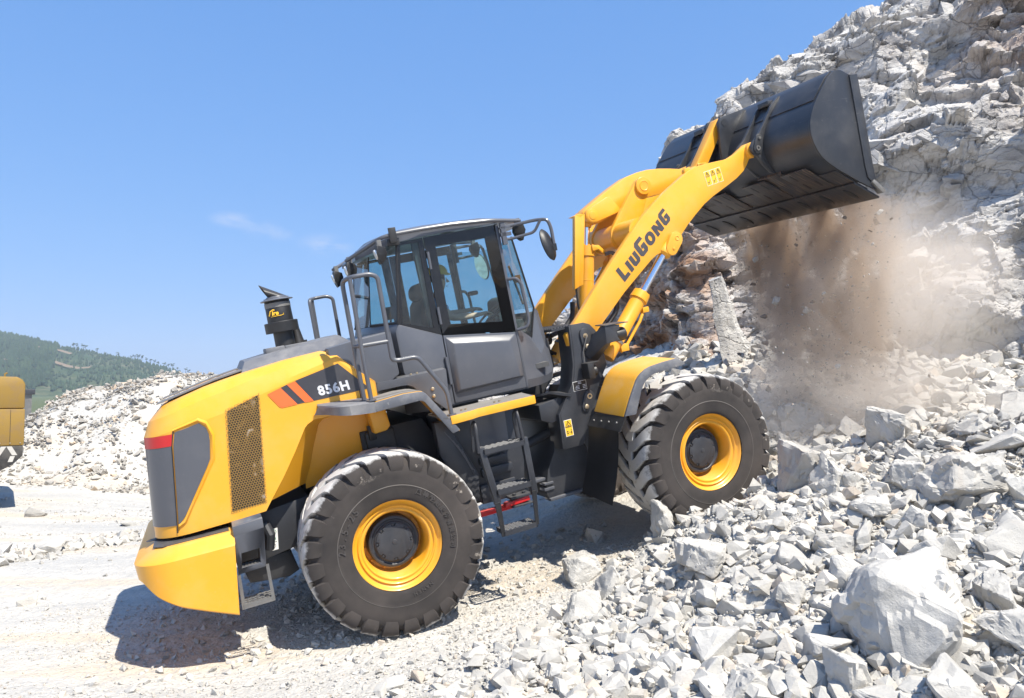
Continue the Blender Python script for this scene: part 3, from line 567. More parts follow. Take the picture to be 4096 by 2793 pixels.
# skirt panel over the arch
mb = MB(); mb.prism([(.178, 1.399), (.858, 1.395), (.829, 1.053), (.835, .97), (.60, 1.20), (.544, 1.251), (.509, 1.295), (.458, 1.318), (.403, 1.324), (.171, 1.322)], -.90, -.87); mb.loft([[(.178, -.90, 1.399), (.858, -.90, 1.395), (.858, -.76, 1.41), (.178, -.76, 1.41)], [(.178, -.90, 1.385), (.858, -.90, 1.381), (.858, -.76, 1.39), (.178, -.76, 1.39)]]); mb.mirror(); mb.build('arch_panel', 'grey', L, bevel=.004)
mb = MB()
for x in (.24, .30, .52, .58): mb.axial((x, -.86, 1.405), (x, -.86, 2), [(0, .011), (.014, .011), (.014, .001)], 8)
for z in (1.235, 1.165): mb.axial((.69, -.90, z), (.69, -2, z), [(0, .017), (.012, .017), (.02, .009), (.02, .001)], 10)
mb.build('panel_bolts', 'brass', L)
# walkway
wy = [(.62, -1.38), (.74, -1.38), (.90, -1.34), (.965, -1.30), (1.52, -1.30), (1.545, -1.285), (1.555, -1.20), (1.60, -.82), (.62, -.82)]
mb = MB(); mb.plan(wy, .985, 1.000); mb.mirror(); mb.build('walkway_plate', 'tread_plate', L)
edge = [(.68, -1.385), (.74, -1.385), (.90, -1.345), (.965, -1.305), (1.525, -1.305), (1.552, -1.287), (1.562, -1.20)]
mb = MB(); mb.loft([[(x, y, z) for x, y in edge] + [(x, y + .02, z) for x, y in edge[::-1]] for z in (.928, 1.003)]); mb.mirror(); mb.build('walkway_edge', 'yellow', L, bevel=.005)
mb = MB()
for x, y in ((.86, -1.15), (.90, -1.15), (1.20, -1.13), (1.25, -1.13)): mb.axial((x, y, 1.0), (x, y, 2), [(0, .012), (.015, .012)], 8)
mb.build('walkway_bolts', 'brass', L)
def rails(s):
    mb = MB(); y = -1.33
    mb.tube([(-.016, s * -1.20, 1.29), (-.014, s * -1.20, 1.776), (-.007, s * -1.20, 2.357), (.05, s * y, 2.372), (.215, s * y, 2.376), (.283, s * y, 2.34), (.274, s * y, 1.774), (.27, s * y, 1.60), (.327, s * y, 1.585), (.50, s * y, 1.586), (.706, s * y, 1.222), (.707, s * y, 1.005)], .0205, 12, .055)
    mb.tube([(.021, s * y, 1.29), (.026, s * y, 1.771), (.042, s * y, 2.362)], .0195, 12)
    mb.tube([(-.014, s * -1.20, 1.777), (.026, s * y, 1.772), (.274, s * y, 1.768)], .0185, 10)
    for p in ((-.016, -1.20, 1.287), (.021, y, 1.285), (.707, y, 1.003)): mb.axial((p[0], s * p[1], p[2]), (p[0], s * p[1], 3), [(0, .045), (.012, .045), (.012, .02)], 14)
    return mb
rails(1).build('handrail', 'grey', L); rails(-1).build('handrail', 'grey', L)
def ladder(s):
    lad = link(bpy.data.objects.new('ladder', None), L); y = s * -1.30
    for x0, x1 in ((.932, .995), (1.366, 1.370)):
        mb = MB(); mb.prism([(x0 - .03, .64), (x0 + .03, .64), (x1 + .03, .11), (x1 - .01, .07), (x1 - .03, .09)], y - .012, y + .05); mb.build('side_rail', 'dark', lad, bevel=.006)
    for a, b_ in (((.926, .885), (.92, .60)), ((1.351, .904), (1.373, .60))):
        mb = MB(); mb.tube([(b_[0] - .02, y, b_[1]), (a[0] - .01, y, a[1] - .06), (a[0], y + s * .05, a[1] + .01), (a[0] - .01, y + s * .12, a[1] - .05), (b_[0] - .03, y + s * .12, b_[1])], .017, 10, .05); mb.build('grab_loop', 'dark', lad)
    for x0, x1, z, nm in ((.945, 1.352, .610, 0), (1.000, 1.345, .215, 1), (.990, 1.325, -.175, 2)):
        mb = MB(); mb.box(x0, x1, min(y - s * .02, y - s * .03), max(y - s * .02, y - s * .03), z - .035, z + .012); mb.box(x0, x1, y + .17 if s > 0 else y - .19, y + .19 if s > 0 else y - .17, z - .02, z + .01)
        for k in range(5):
            yy = y + s * (.02 + .035 * k); mb.tube([(x0 + (x1 - x0) * j / 28, yy + .006 * (j % 4 > 1), z + .004 + .006 * (j % 4 > 1)) for j in range(29)], .0075, 5)
        for xx in (x0 + .004, x1 - .004): mb.box(xx - .004, xx + .004, min(y - s * .03, y + s * .19), max(y - s * .03, y + s * .19), z - .03, z + .015)
        mb.build('step', 'dark', lad)
    mb = MB(); mb.prism([(.955, .11), (1.01, .11), (1.0, -.21), (.965, -.21)], y - .025, y - .01); mb.build('hanger_strap', 'black', lad); mb = MB(); mb.prism([(1.335, .13), (1.38, .13), (1.345, -.19), (1.312, -.19)], y - .025, y - .01); mb.build('hanger_strap', 'black', lad)
ladder(1); ladder(-1)

# ---- cab
cab = MB(); cab.plan([(.46, -.60), (.64, -.775), (1.70, -.775), (2.09, -.45), (2.09, .45), (1.70, .775), (.64, .775), (.46, .60)], 1.02, 1.20)
cab_o = cab.build('cab', 'dark', L)
def both(nm, mat, fn, parent, **k):
    mb = MB(); fn(mb); mb.mirror(); return mb.build(nm, mat, parent, **k)
# lower rear side wall
both('lower_side_wall', 'grey', lambda m_: m_.prism([(.509, 1.895), (.915, 1.716), (.91, 1.036), (.846, 1.025), (.50, 1.30), (.475, 1.45), (.47, 1.83)], -.785, -.75), cab_o, bevel=.005)
mb = MB(); mb.loft([[(.315, -.43, 1.92), (.315, .43, 1.92), (.505, .785, 1.90), (.505, -.785, 1.90)], [(.29, -.45, 1.82), (.29, .45, 1.82), (.47, .785, 1.80), (.47, -.785, 1.80)], [(.44, -.6, 1.2), (.44, .6, 1.2), (.48, .75, 1.2), (.48, -.75, 1.2)]]); mb.build('rear_bulkhead', 'grey', cab_o, bevel=.004)
# front lower body (tapers to the windscreen)
fr = MB(); fr.loft([[(1.70, -.78, 1.63), (1.96, -.47, 1.50), (2.058, -.44, 1.83), (2.10, -.40, 1.76)], [(1.70, -.78, 1.34), (1.99, -.56, 1.30), (2.115, -.47, 1.42), (2.13, -.40, 1.40)], [(1.70, -.78, 1.034), (2.005, -.62, 1.022), (2.11, -.52, 1.05), (2.12, -.40, 1.05)]], False, False)
fr2 = MB(); fr2.grid([[(1.70, -.785, 1.64), (1.83, -.63, 1.572), (1.965, -.45, 1.505), (2.055, -.44, 1.815), (2.105, -.42, 1.765), (2.12, -.25, 1.765), (2.12, .0, 1.765)], [(1.70, -.785, 1.34), (1.86, -.70, 1.33), (2.0, -.56, 1.32), (2.08, -.50, 1.40), (2.138, -.45, 1.40), (2.15, -.25, 1.4), (2.15, 0, 1.4)], [(1.70, -.785, 1.11), (1.87, -.72, 1.10), (2.01, -.62, 1.10), (2.10, -.55, 1.12), (2.142, -.48, 1.14), (2.15, -.25, 1.1), (2.15, 0, 1.1)], [(1.72, -.75, 1.02), (1.87, -.70, 1.02), (2.0, -.60, 1.025), (2.06, -.55, 1.03), (2.115, -.48, 1.05), (2.12, -.25, 1.05), (2.12, 0, 1.05)]])
fr2.mirror(); fr2.build('lower_front_body', 'grey', cab_o, ang=18)
# door: painted lower panel, glazed black frame
door = MB(); door.prism([(.922, 1.712), (1.676, 1.604), (1.690, 1.036), (.918, 1.038)], -.79, -.755); dr_o = door.build('door', 'grey', L, bevel=.008)
mb = MB(); mb.loft([[(.932, -.789, 1.695), (1.672, -.789, 1.592), (1.684, -.789, 1.15), (.928, -.789, 1.12)], [(1.000, -.838, 1.612), (1.575, -.838, 1.532), (1.622, -.838, 1.165), (.985, -.838, 1.160)]]); mb.build('raised_panel', 'grey', dr_o, bevel=.012, ang=20)
mb = MB(); mb.add([(.93, -.792, 1.148), (1.682, -.792, 1.172), (1.682, -.792, 1.158), (.93, -.792, 1.134)], [(0, 1, 2, 3)]); mb.build('panel_crease', 'grey_dusty', dr_o)
mb = MB(); ring_panel(mb, [(.912, 2.672), (1.655, 2.692), (1.678, 1.612), (.92, 1.722)], [(1.015, 2.578), (1.530, 2.580), (1.558, 1.735), (1.012, 1.805)], -.792, -.778); mb.build('window_frame', 'gloss_black', dr_o, bevel=.002)
mb = MB(); mb.add([(x, -.784, z) for x, z in [(1.01, 2.585), (1.535, 2.585), (1.562, 1.73), (1.008, 1.80)]], [(0, 1, 2, 3)]); mb.build('window_pane', 'glass', dr_o)
mb = MB(); mb.box(1.625, 1.655, -.802, -.789, 1.345, 1.46); mb.build('handle', 'black', dr_o, bevel=.004)
for x, z0, z1 in ((.925, 2.36, 2.53), (.92, 1.82, 1.99), (.905, 1.23, 1.50)): mb = MB(); mb.tube([(x, -.802, z0), (x, -.802, z1)], .014, 10); mb.build('hinge', 'grey', dr_o)
# mirrored far door
mb = MB(); mb.prism([(.922, 1.712), (1.676, 1.604), (1.690, 1.036), (.918, 1.038)], .755, .79); d2 = mb.build('door', 'grey', L, bevel=.008)
mb = MB(); ring_panel(mb, [(.912, 2.672), (1.655, 2.692), (1.678, 1.612), (.92, 1.722)], [(1.02, 2.578), (1.60, 2.590), (1.62, 1.735), (1.02, 1.805)], .778, .792); mb.build('window_frame', 'gloss_black', d2)
mb = MB(); mb.add([(x, .784, z) for x, z in [(1.01, 2.585), (1.62, 2.60), (1.63, 1.73), (1.008, 1.80)]], [(0, 1, 2, 3)]); mb.build('window_pane', 'glass', d2)
# side rear windows
for s in (-1, 1):
    mb = MB(); ring_panel(mb, [(.640, 2.662), (.904, 2.672), (.912, 1.722), (.516, 1.893)], [(.672, 2.628), (.855, 2.640), (.845, 1.800), (.552, 1.898)], s * .775 - .007, s * .775 + .007); mb.build('side_window_frame', 'gloss_black', cab_o)
    mb = MB(); mb.add([(x, s * .776, z) for x, z in [(.668, 2.632), (.858, 2.645), (.848, 1.795), (.548, 1.893)]], [(0, 1, 2, 3)]); mb.build('side_window', 'glass', cab_o)
    mb = MB(); mb.add([(.425, s * .43, 2.60), (.640, s * .775, 2.63), (.512, s * .775, 1.905), (.314, s * .43, 1.922)], [(0, 1, 2, 3)]); mb.build('rear_quarter_window', 'glass_rear', cab_o)
    mb = MB(); mb.tube([(.645, s * .775, 2.66), (.512, s * .775, 1.895)], .014, 8); mb.tube([(.425, s * .43, 2.60), (.314, s * .43, 1.922)], .006, 6); mb.tube([(.314, s * .43, 1.93), (.512, s * .775, 1.91)], .014, 6); mb.build('rear_pillar', 'black', cab_o)
    mb = MB(); mb.prism([(1.659, 2.70), (1.694, 2.70), (1.703, 1.034), (1.680, 1.034)], s * .795 if s < 0 else .76, -.76 if s < 0 else .795); mb.build('front_pillar', 'grey', cab_o, bevel=.006)
    mb = MB(); mb.add([(1.70, s * .775, 2.60), (1.945, s * .46, 2.55), (2.055, s * .44, 1.81), (1.967, s * .455, 1.51), (1.70, s * .775, 1.64)], [(0, 1, 2, 3, 4)]); mb.build('front_quarter_window', 'glass', cab_o)
    mb = MB(); mb.tube([(1.945, s * .455, 2.58), (2.057, s * .445, 1.81), (1.967, s * .455, 1.505)], .011, 8); mb.build('windscreen_edge', 'black', cab_o)
    mb = MB(); mb.prism([(.80, 2.66), (.86, 2.66), (.885, 1.75), (.83, 1.75)], s * .72 - .03, s * .72 + .03); mb.build('inner_post', 'interior', cab_o)
mb = MB(); mb.add([(1.945, -.45, 2.55), (1.945, .45, 2.55), (2.055, .44, 1.81), (2.055, -.44, 1.81)], [(0, 1, 2, 3)]); mb.build('windscreen', 'glass', cab_o)
mb = MB(); mb.add([(.425, -.43, 2.60), (.425, .43, 2.60), (.314, .43, 1.922), (.314, -.43, 1.922)], [(0, 1, 2, 3)]); mb.build('rear_window', 'glass_rear', cab_o)
mb = MB(); mb.tube([(2.045, -.20, 1.86), (1.99, -.12, 2.3)], .012, 6); mb.box(1.985, 2.03, -.30, -.24, 2.10, 2.18); mb.build('wiper', 'black', cab_o)
# roof
def roof_plan(sx, y, x0, x1): return [(x0 + .18, -y), (x1 - .30, -y), (x1, -y * .62), (x1, y * .62), (x1 - .30, y), (x0 + .18, y), (x0, y * .58), (x0, -y * .58)]
rf = MB()
def rz(x, t): # t 0 underside, 1 edge, 2 top
    u = lerp_x([(.25, 2.575), (.40, 2.61), (.64, 2.672), (.9, 2.684), (1.65, 2.705), (2.15, 2.690)], x); e = lerp_x([(.25, 2.61), (.46, 2.715), (.62, 2.748), (.91, 2.763), (1.65, 2.752), (2.15, 2.72)], x)
    return (u, e, e + .045)[t]
def roof_row(ins, t):
    P = [(.30, 0), (.30, -.40), (.40, -.52), (.60, -.78), (.90, -.82), (1.30, -.82), (1.66, -.82), (1.95, -.62), (2.12, -.40), (2.13, 0)]
    return [(1.2 + (x - 1.2) * (1 - ins), y * (1 - ins), rz(1.2 + (x - 1.2) * (1 - ins), t)) for x, y in P]
r_in = [(x, 0, 2.66) for x, y, z in roof_row(.2, 0)]
rf.grid([[(x, 0, z) for x, y, z in roof_row(.12, 0)], roof_row(.06, 0), roof_row(.0, 0), [(x, y, z - .012) for x, y, z in roof_row(0, 1)], roof_row(.02, 1), roof_row(.22, 2), [(x, 0, z + .01) for x, y, z in roof_row(.22, 2)]]); rf.mirror(); rf.build('roof', 'grey', cab_o, ang=24)
both('roof_rail', 'grey', lambda m_: m_.tube([(.204, -.42, 2.595), (.416, -.72, 2.690), (.485, -.84, 2.722), (.596, -.86, 2.738), (.89, -.865, 2.748), (1.20, -.865, 2.752), (1.603, -.86, 2.735), (1.933, -.80, 2.697)], .019, 10, .05), cab_o)
both('rail_bracket', 'black', lambda m_: (m_.box(.565, .635, -.885, -.86, 2.655, 2.80), m_.box(.545, .66, -.85, -.80, 2.635, 2.70)), cab_o, bevel=.004)
# interior
mb = MB(); mb.box(.50, 2.0, -.72, .72, 1.19, 1.24); mb.prism([(.50, 1.24), (.80, 1.24), (.78, 1.72), (.50, 1.76)], -.70, .70); mb.build('cab_floor', 'interior', cab_o)
mb = MB(); mb.prism([(.86, 1.55), (1.30, 1.58), (1.34, 1.68), (.90, 1.66)], -.25, .25); mb.prism([(.84, 1.64), (.98, 1.66), (1.05, 2.09), (.95, 2.12), (.90, 2.05)], -.24, .24); mb.prism([(.885, 2.14), (.93, 2.09), (1.02, 2.10), (1.05, 2.24), (1.01, 2.285), (.93, 2.27), (.89, 2.22)], -.14, .14); mb.box(.95, 1.2, -.2, .2, 1.24, 1.56); mb.build('seat', 'seat', cab_o, bevel=.025)
mb = MB(); mb.tube([(1.95, 0, 1.28), (1.86, 0, 1.62), (1.74, 0, 1.80)], .035, 10); c0 = Vector((1.735, 0, 1.815)); ax = Vector((-.55, 0, .83)).normalized(); u_ = Vector((0, 1, 0)); w_ = ax.cross(u_)
ringp = [c0 + (u_ * math.cos(a) + w_ * math.sin(a)) * .19 for a in np.linspace(0, 2 * math.pi, 33)]
mb.tube(ringp, .013, 8)
for a in (0, 2.1, 4.2): mb.tube([c0, c0 + (u_ * math.cos(a) + w_ * math.sin(a)) * .19], .01, 6)
mb.build('steering_wheel', 'black', cab_o)
mb = MB(); mb.prism([(1.80, 1.24), (2.03, 1.24), (2.04, 1.86), (1.98, 2.00), (1.90, 1.96), (1.86, 1.6)], .18, .55); mb.prism([(1.62, 2.06), (1.74, 2.06), (1.74, 2.11), (1.62, 2.11)], .30, .36); mb.prism([(1.80, 1.24), (2.03, 1.24), (2.03, 1.70), (1.90, 1.72)], -.18, .18); mb.box(.90, 1.45, -.52, -.36, 1.5, 1.72); mb.build('dashboard', 'interior', cab_o, bevel=.02)
mb = MB(); mb.box(.66, .80, .40, .46, 1.96, 2.10); mb.tube([(.70, .43, 1.7), (.72, .43, 2.0)], .012, 6); mb.build('monitor', 'interior', cab_o)
# mirrors, grab bar, work lights
for s in (-1, 1):
    mir = MB(); y = s * .82; yo = s * 1.02
    mir.tube([(1.72, y, 2.66), (1.835, y, 2.660), (2.04, s * .93, 2.668), (2.13, yo, 2.65), (2.155, yo, 2.56), (2.155, yo, 2.40)], .017, 10, .05); mir.tube([(1.72, y, 2.53), (1.80, y, 2.529), (2.009, s * .93, 2.55), (2.075, s * .98, 2.66)], .015, 10, .04); mir.box(1.70, 1.745, y - .02, y + .02, 2.48, 2.70); mir.box(1.69, 1.80, y - .02, y + .02, 2.565, 2.60); mir.box(1.69, 1.80, y - .02, y + .02, 2.64, 2.66)
    mo = mir.build('mirror_bracket', 'grey', L)
    th_ = R(28) if s > 0 else R(-52); turn = lambda p: (2.10 + (p[0] - 2.10) * math.cos(th_) - (p[1] - yo) * math.sin(th_), yo + (p[0] - 2.10) * math.sin(th_) + (p[1] - yo) * math.cos(th_), p[2])
    hd = MB(); rr = []
    for t, r_ in ((-.001, .0), (-.001, .95), (.012, 1.0), (.035, .86), (.052, .55), (.06, .001)):
        rr.append([(2.075 + t + .020 * math.sin(a) * r_ * -2 * .9, yo + s * .0 + .10 * r_ * math.cos(a), 2.40 + .165 * r_ * math.sin(a)) for a in [2 * math.pi * k / 24 for k in range(24)]])
    hd.loft(rr, True, False); hd.v = [turn(p) for p in hd.v]; hd.box(2.12, 2.17, yo - .025, yo + .025, 2.33, 2.40); hd.build('mirror_housing', 'black', mo, ang=40)
    gl = MB(); gl.loft([[(2.073 - .036 * math.sin(a) * .93, yo + .093 * math.cos(a), 2.40 + .155 * math.sin(a)) for a in [2 * math.pi * k / 24 for k in range(24)]]] * 1, True, False); gl.add([(2.072 - .036 * math.sin(a) * .93, yo + .093 * math.cos(a), 2.40 + .155 * math.sin(a)) for a in [2 * math.pi * k / 24 for k in range(24)]], [tuple(range(24))]); gl.v = [turn(p) for p in gl.v]; gl.build('mirror_face', 'mirror', mo)
    mb = MB(); mb.tube([(1.69, s * .80, 2.138), (1.76, s * .85, 2.134), (1.80, s * .85, 2.07), (1.815, s * .85, 1.70), (1.785, s * .85, 1.636), (1.69, s * .80, 1.622)], .017, 10, .05); mb.build('grab_bar', 'grey', L)
def work_light(x, y, z, tilt, fwd):
    lm = MB(); d = -1 if not fwd else 1
    ring0 = [(x + d * (.075 * a_ + .01), y + b_ * .062, z + c_ * .085) for a_, b_, c_ in ((0.2, -1, .75), (0.2, 1, .75), (.55, 1, 0), (-.15, .7, -1), (-.15, -.7, -1), (.55, -1, 0))]
    lm.loft([[(x - d * .05, y - .035, z + .05), (x - d * .05, y + .035, z + .05), (x - d * .06, y + .035, z), (x - d * .04, y + .02, z - .06), (x - d * .04, y - .02, z - .06), (x - d * .06, y - .035, z)], [(x + d * .015, y - .06, z + .075), (x + d * .015, y + .06, z + .075), (x + d * .035, y + .065, z), (x - d * .0, y + .04, z - .09), (x - d * .0, y - .04, z - .09), (x + d * .035, y - .065, z)], [(x + d * .035, y - .066, z + .08), (x + d * .035, y + .066, z + .08), (x + d * .055, y + .07, z), (x + d * .02, y + .045, z - .10), (x + d * .02, y - .045, z - .10), (x + d * .055, y - .07, z)]])
    o = lm.build('work_light', 'black', L, bevel=.006)
    mb = MB(); mb.axial((x + d * .038, y, z), (x + d * 1, y, z - .25), [(0, .05), (.016, .046), (.018, .001)], 20); mb.build('lens', 'lens', o)
    mb = MB(); mb.box(x - .02, x + .02, y - .03, y + .03, z + .06, z + .13); mb.build('mount', 'bare', o)
for s in (-1, 1):
    work_light(.235, s * .42, 2.50, 0, False); work_light(.46, s * .84, 2.575, 0, False); work_light(1.93, s * .72, 2.60, 0, True)
# ================================================================ front frame, boom, bucket (built straight ahead, swung by the steering angle)
FR = dict(front=True)
tower = [(2.30, 1.557), (2.461, 1.555), (2.533, 1.524), (2.58, 1.465), (2.632, 1.378), (2.657, 1.062), (2.545, .913), (2.311, .509), (2.208, .294), (1.975, .295), (1.999, .658), (2.215, .94), (2.271, 1.14), (2.286, 1.324)]
for s in (-1, 1):
    y0, y1 = (-.69, -.655) if s < 0 else (.655, .69)
    mb = MB(); mb.prism(tower, y0, y1); t_o = mb.build('loader_tower', 'dark', L, bevel=.004, **FR)
    mb = MB(); web = [(2.295, 1.55), (2.278, 1.324), (2.262, 1.14), (2.205, .94), (1.992, .66), (1.968, .30)]
    mb.loft([[(x - .012, s * .685, z), (x + .014, s * .685, z), (x + .014, s * .42, z), (x - .012, s * .42, z)] for x, z in web]); mb.prism([(2.30, 1.40), (2.62, 1.40), (2.64, 1.06), (2.53, .90), (2.3, .6), (2.2, .3), (1.98, .3), (2.0, .6), (2.22, .94), (2.28, 1.2)], s * .50 - .02, s * .50 + .02)
    mb.build('tower_web', 'dark', t_o, bevel=.003, **FR)
    for (a, b_) in (((2.445, 1.435), (2.448, 1.299)), ((2.366, .778), (2.309, .679))):
        mb = MB(); mb.prism(capsule(a, b_, .062, .050), *((-.712, -.688) if s < 0 else (.688, .712))); mb.build('pin_plate', 'dark', t_o, bevel=.004, **FR)
    mb = MB()
    for c, r in (((2.448, 1.299), .026), ((2.309, .679), .026)): mb.axial((c[0], s * .71, c[1]), (c[0], s * 3, c[1]), [(0, r), (.012, r), (.018, r * .6), (.018, .001)], 8)
    mb.axial((2.445, s * .71, 1.415), (2.445, s * 3, 1.415), [(0, .028), (.006, .028), (.006, .015), (.03, .015), (.03, .001)], 10)
    mb.axial((2.366, s * .705, .778), (2.366, s * 3, .778), [(0, .03), (.012, .03), (.012, .018), (.006, .016), (.006, .001)], 14)
    mb.build('pin_bolt', 'brass', t_o, **FR)
    mb = MB(); mb.tube([(2.445, s * .745, 1.415), (2.425, s * .745, 1.38), (2.385, s * .72, 1.27), (2.375, s * .71, 1.06)], .006, 6, .03); mb.build('grease_line', 'bare', t_o, **FR)
    # platform lug, tread plate on top between tower and cab
    mb = MB(); mb.loft([[(1.78, s * .45, .895), (1.95, s * .62, .915), (2.15, s * .72, .85), (2.20, s * .45, .86)], [(1.78, s * .45, .87), (1.95, s * .62, .89), (2.15, s * .72, .82), (2.20, s * .45, .83)]]); mb.build('tower_step', 'dark', t_o, bevel=0, **FR)
# name plate and warning label on the near tower
mb = MB(); mb.add([(x, -.6925, z) for x, z in [(2.203, .962), (2.365, .959), (2.364, .859), (2.2, .862)]], [(0, 1, 2, 3)]); dp = mb.build('data_plate', 'white', L, **FR)
mb = MB(); mb.add([(x, -.694, z) for x, z in [(2.207, .958), (2.361, .955), (2.360, .863), (2.204, .866)]], [(0, 1, 2, 3)]); mb.build('plate_face', 'black', dp, **FR)
mb = MB()
for z, x0, x1 in ((.944, 2.265, 2.30), (.930, 2.26, 2.305), (.908, 2.235, 2.275), (.908, 2.315, 2.352), (.893, 2.225, 2.275), (.893, 2.315, 2.352), (.878, 2.225, 2.275), (.878, 2.315, 2.352)): mb.add([(x0, -.6955, z), (x1, -.6955, z), (x1, -.6955, z + .006), (x0, -.6955, z + .006)], [(0, 1, 2, 3)])
mb.build('plate_print', 'silver', dp, **FR)
def warn(name, x0, x1, z0, z1, y, parent=None):
    w = x1 - x0; mb = MB(); mb.add([(x0, y, z0), (x1, y, z0), (x1, y, z1), (x0, y, z1)], [(0, 1, 2, 3)]); o = mb.build(name, 'white', L, **FR)
    b_ = w * .05; mb = MB(); mb.add([(x0 + b_, y - .0015, z0 + b_), (x1 - b_, y - .0015, z0 + b_), (x1 - b_, y - .0015, z1 - b_), (x0 + b_, y - .0015, z1 - b_)], [(0, 1, 2, 3)]); mb.build('label_field', 'label_yellow', o, **FR)
    mb = MB(); cx = (x0 + x1) / 2; zt = z1 - w * .14; zb = zt - w * .68; hw = w * .39; t = w * .03
    tri = [(cx, zt), (cx + hw, zb), (cx - hw, zb)]
    for a in range(3):
        p, q = tri[a], tri[(a + 1) % 3]; mb.tube([(p[0], y - .003, p[1]), (q[0], y - .003, q[1])], t, 5)
    mb.tube([(cx, y - .003, zt - w * .22), (cx - w * .08, y - .003, zt - w * .4), (cx + w * .05, y - .003, zt - w * .55)], t, 5); mb.tube([(cx - w * .16, y - .003, zb + w * .12), (cx + w * .16, y - .003, zb + w * .12)], t, 5)
    z2 = z0 + (z1 - z0) * .24
    mb.axial((cx - w * .22, y - .001, z2 + w * .1), (cx - w * .22, y - 1, z2 + w * .1), [(0, w * .10), (.002, w * .09), (.002, .0001)], 8); mb.axial((cx - w * .22, y - .001, z2 - w * .12), (cx - w * .22, y - 1, z2 - w * .12), [(0, w * .10), (.002, w * .09), (.002, .0001)], 8)
    mb.tube([(cx - w * .02, y - .003, z2), (cx + w * .16, y - .003, z2)], t, 5); mb.tube([(cx + w * .27, y - .003, z2 - w * .2), (cx + w * .27, y - .003, z2 + w * .1)], w * .05, 6); mb.axial((cx + w * .27, y - .001, z2 + w * .22), (cx + w * .27, y - 1, z2 + w * .22), [(0, w * .06), (.002, w * .05), (.002, .0001)], 8)
    mb.build('warning_symbol', 'black', o, **FR)
warn('warning_label', 2.016, 2.108, .418, .592, -.693)
# cross members, hinge, belly, axle
mb = MB(); mb.prism([(1.80, .80), (2.10, .84), (2.12, .63), (1.95, .59), (1.91, .585), (1.80, .64)], -.62, .62); mb.prism([(2.096, .63), (2.0, .60), (1.943, .266), (1.829, .089), (1.76, -.15), (1.79, -.215), (2.30, -.21), (2.4, .3), (2.3, .5)], -.50, .50); mb.prism([(2.3, .3), (2.55, .85), (3.3, .65), (3.6, .25), (3.5, -.1), (2.4, -.1)], -.52, .52)
mb.build('front_frame', 'dark', L, bevel=.008, **FR)
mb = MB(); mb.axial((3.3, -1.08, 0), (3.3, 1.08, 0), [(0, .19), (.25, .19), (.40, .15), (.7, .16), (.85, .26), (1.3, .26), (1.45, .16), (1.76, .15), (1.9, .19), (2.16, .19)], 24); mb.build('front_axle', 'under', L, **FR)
mb = MB(); mb.box(1.68, 1.86, -.46, -.30, -.02, .01); mb.box(1.75, 1.86, -.52, -.40, -.06, -.035); mb.box(1.74, 1.86, -.52, -.40, -.12, -.09); mb.box(1.78, 2.20, -.54, -.40, -.235, -.205); mb.axial((1.66, -.40, -.1), (1.66, -.40, -.02), [(0, .05), (.08, .05)], 14); mb.build('hinge_lug', 'grey', L, bevel=.004, **FR)
mb = MB(); mb.tube([(1.40, -.42, .30), (1.64, -.40, .37)], .016, 10); mb.build('steering_rod', 'chrome', L)
mb = MB(); mb.tube([(1.62, -.40, .37), (2.0, -.36, .46)], .05, 12); mb.build('steering_cylinder', 'under', L)
mb = MB(); mb.box(2.12, 2.60, -.60, .60, 1.52, 1.545); mb.build('front_step_plate', 'dark', L, **FR)
mb = MB()
for x in np.linspace(2.13, 2.42, 9):
    for y in np.linspace(-.58, .58, 26): mb.axial((x, y, 1.545), (x, y, 2), [(0, .014), (.012, .010), (.012, .001)], 6)
mb.build('plate_studs', 'dark', L, **FR)
mb = MB()
for y in (-.2, -.12, .05, .14, .25): mb.tube([(1.75, y, 1.15), (1.95, y * 1.3, 1.32), (2.15, y, 1.36), (2.35, y * .8, 1.25)], .019, 8)
mb.box(2.0, 2.2, -.3, .3, 1.26, 1.40); mb.build('hydraulic_hoses', 'black', L, **FR)
mb = MB(); mb.prism([(2.10, 1.60), (2.16, 1.67), (2.28, 1.66), (2.36, 1.60), (2.34, 1.57), (2.24, 1.62), (2.14, 1.57)], .30, .42); mb.build('hose_guide', 'black', L, **FR)
# front fender
fo = [(2.338, .598), (2.445, .776), (2.543, .92), (2.575, .952), (2.617, .981), (2.67, 1.006), (2.733, 1.022), (2.892, 1.035), (3.067, 1.039), (3.15, .985)]
fi = [(2.474, .590), (2.581, .81), (2.623, .865), (2.66, .895), (2.712, .923), (2.745, .934), (2.778, .942), (2.9, .946), (3.05, .950), (3.154, .956)]
mb = MB(); mb.loft([[(x, -1.38, z) for x, z in fo] + [(x, -1.38, z) for x, z in fi[::-1]], [(x, -1.35, z) for x, z in fo] + [(x, -1.35, z) for x, z in fi[::-1]]]); mb.mirror(); mb.build('front_fender_flare', 'grey_dusty', L, bevel=.006, **FR)
up = fo[:-1]; mb = MB(); lo = [(x + .010, z - .014) for x, z in up]
def fy(i, y): return y
mb.loft([[(x + (y + 1.35) * .02, y, z + (y + 1.35) * .05) for x, z in up] + [(x + (y + 1.35) * .02, y, z + (y + 1.35) * .05) for x, z in lo[::-1]] for y in (-1.352, -1.33, -.80, -.78)]); mb.mirror(); mb.build('front_fender', 'yellow_dusty', L, bevel=.003, ang=40, **FR)
mb = MB(); mb.prism([(2.50, .60), (2.60, .80), (2.72, .905), (3.05, .93), (3.05, .90), (2.74, .88), (2.63, .78), (2.54, .60)], -1.0, -.78); mb.mirror(); mb.build('fender_stay', 'dark', L, **FR)
mb = MB(); mb.loft([[(2.246 + .10, -1.375, .603), (2.246 + .10, -.785, .60), (2.225, -.79, .50), (2.255, -1.37, .46)], [(2.36, -1.375, .603), (2.36, -.785, .60), (2.24, -.79, .50), (2.27, -1.37, .46)]])
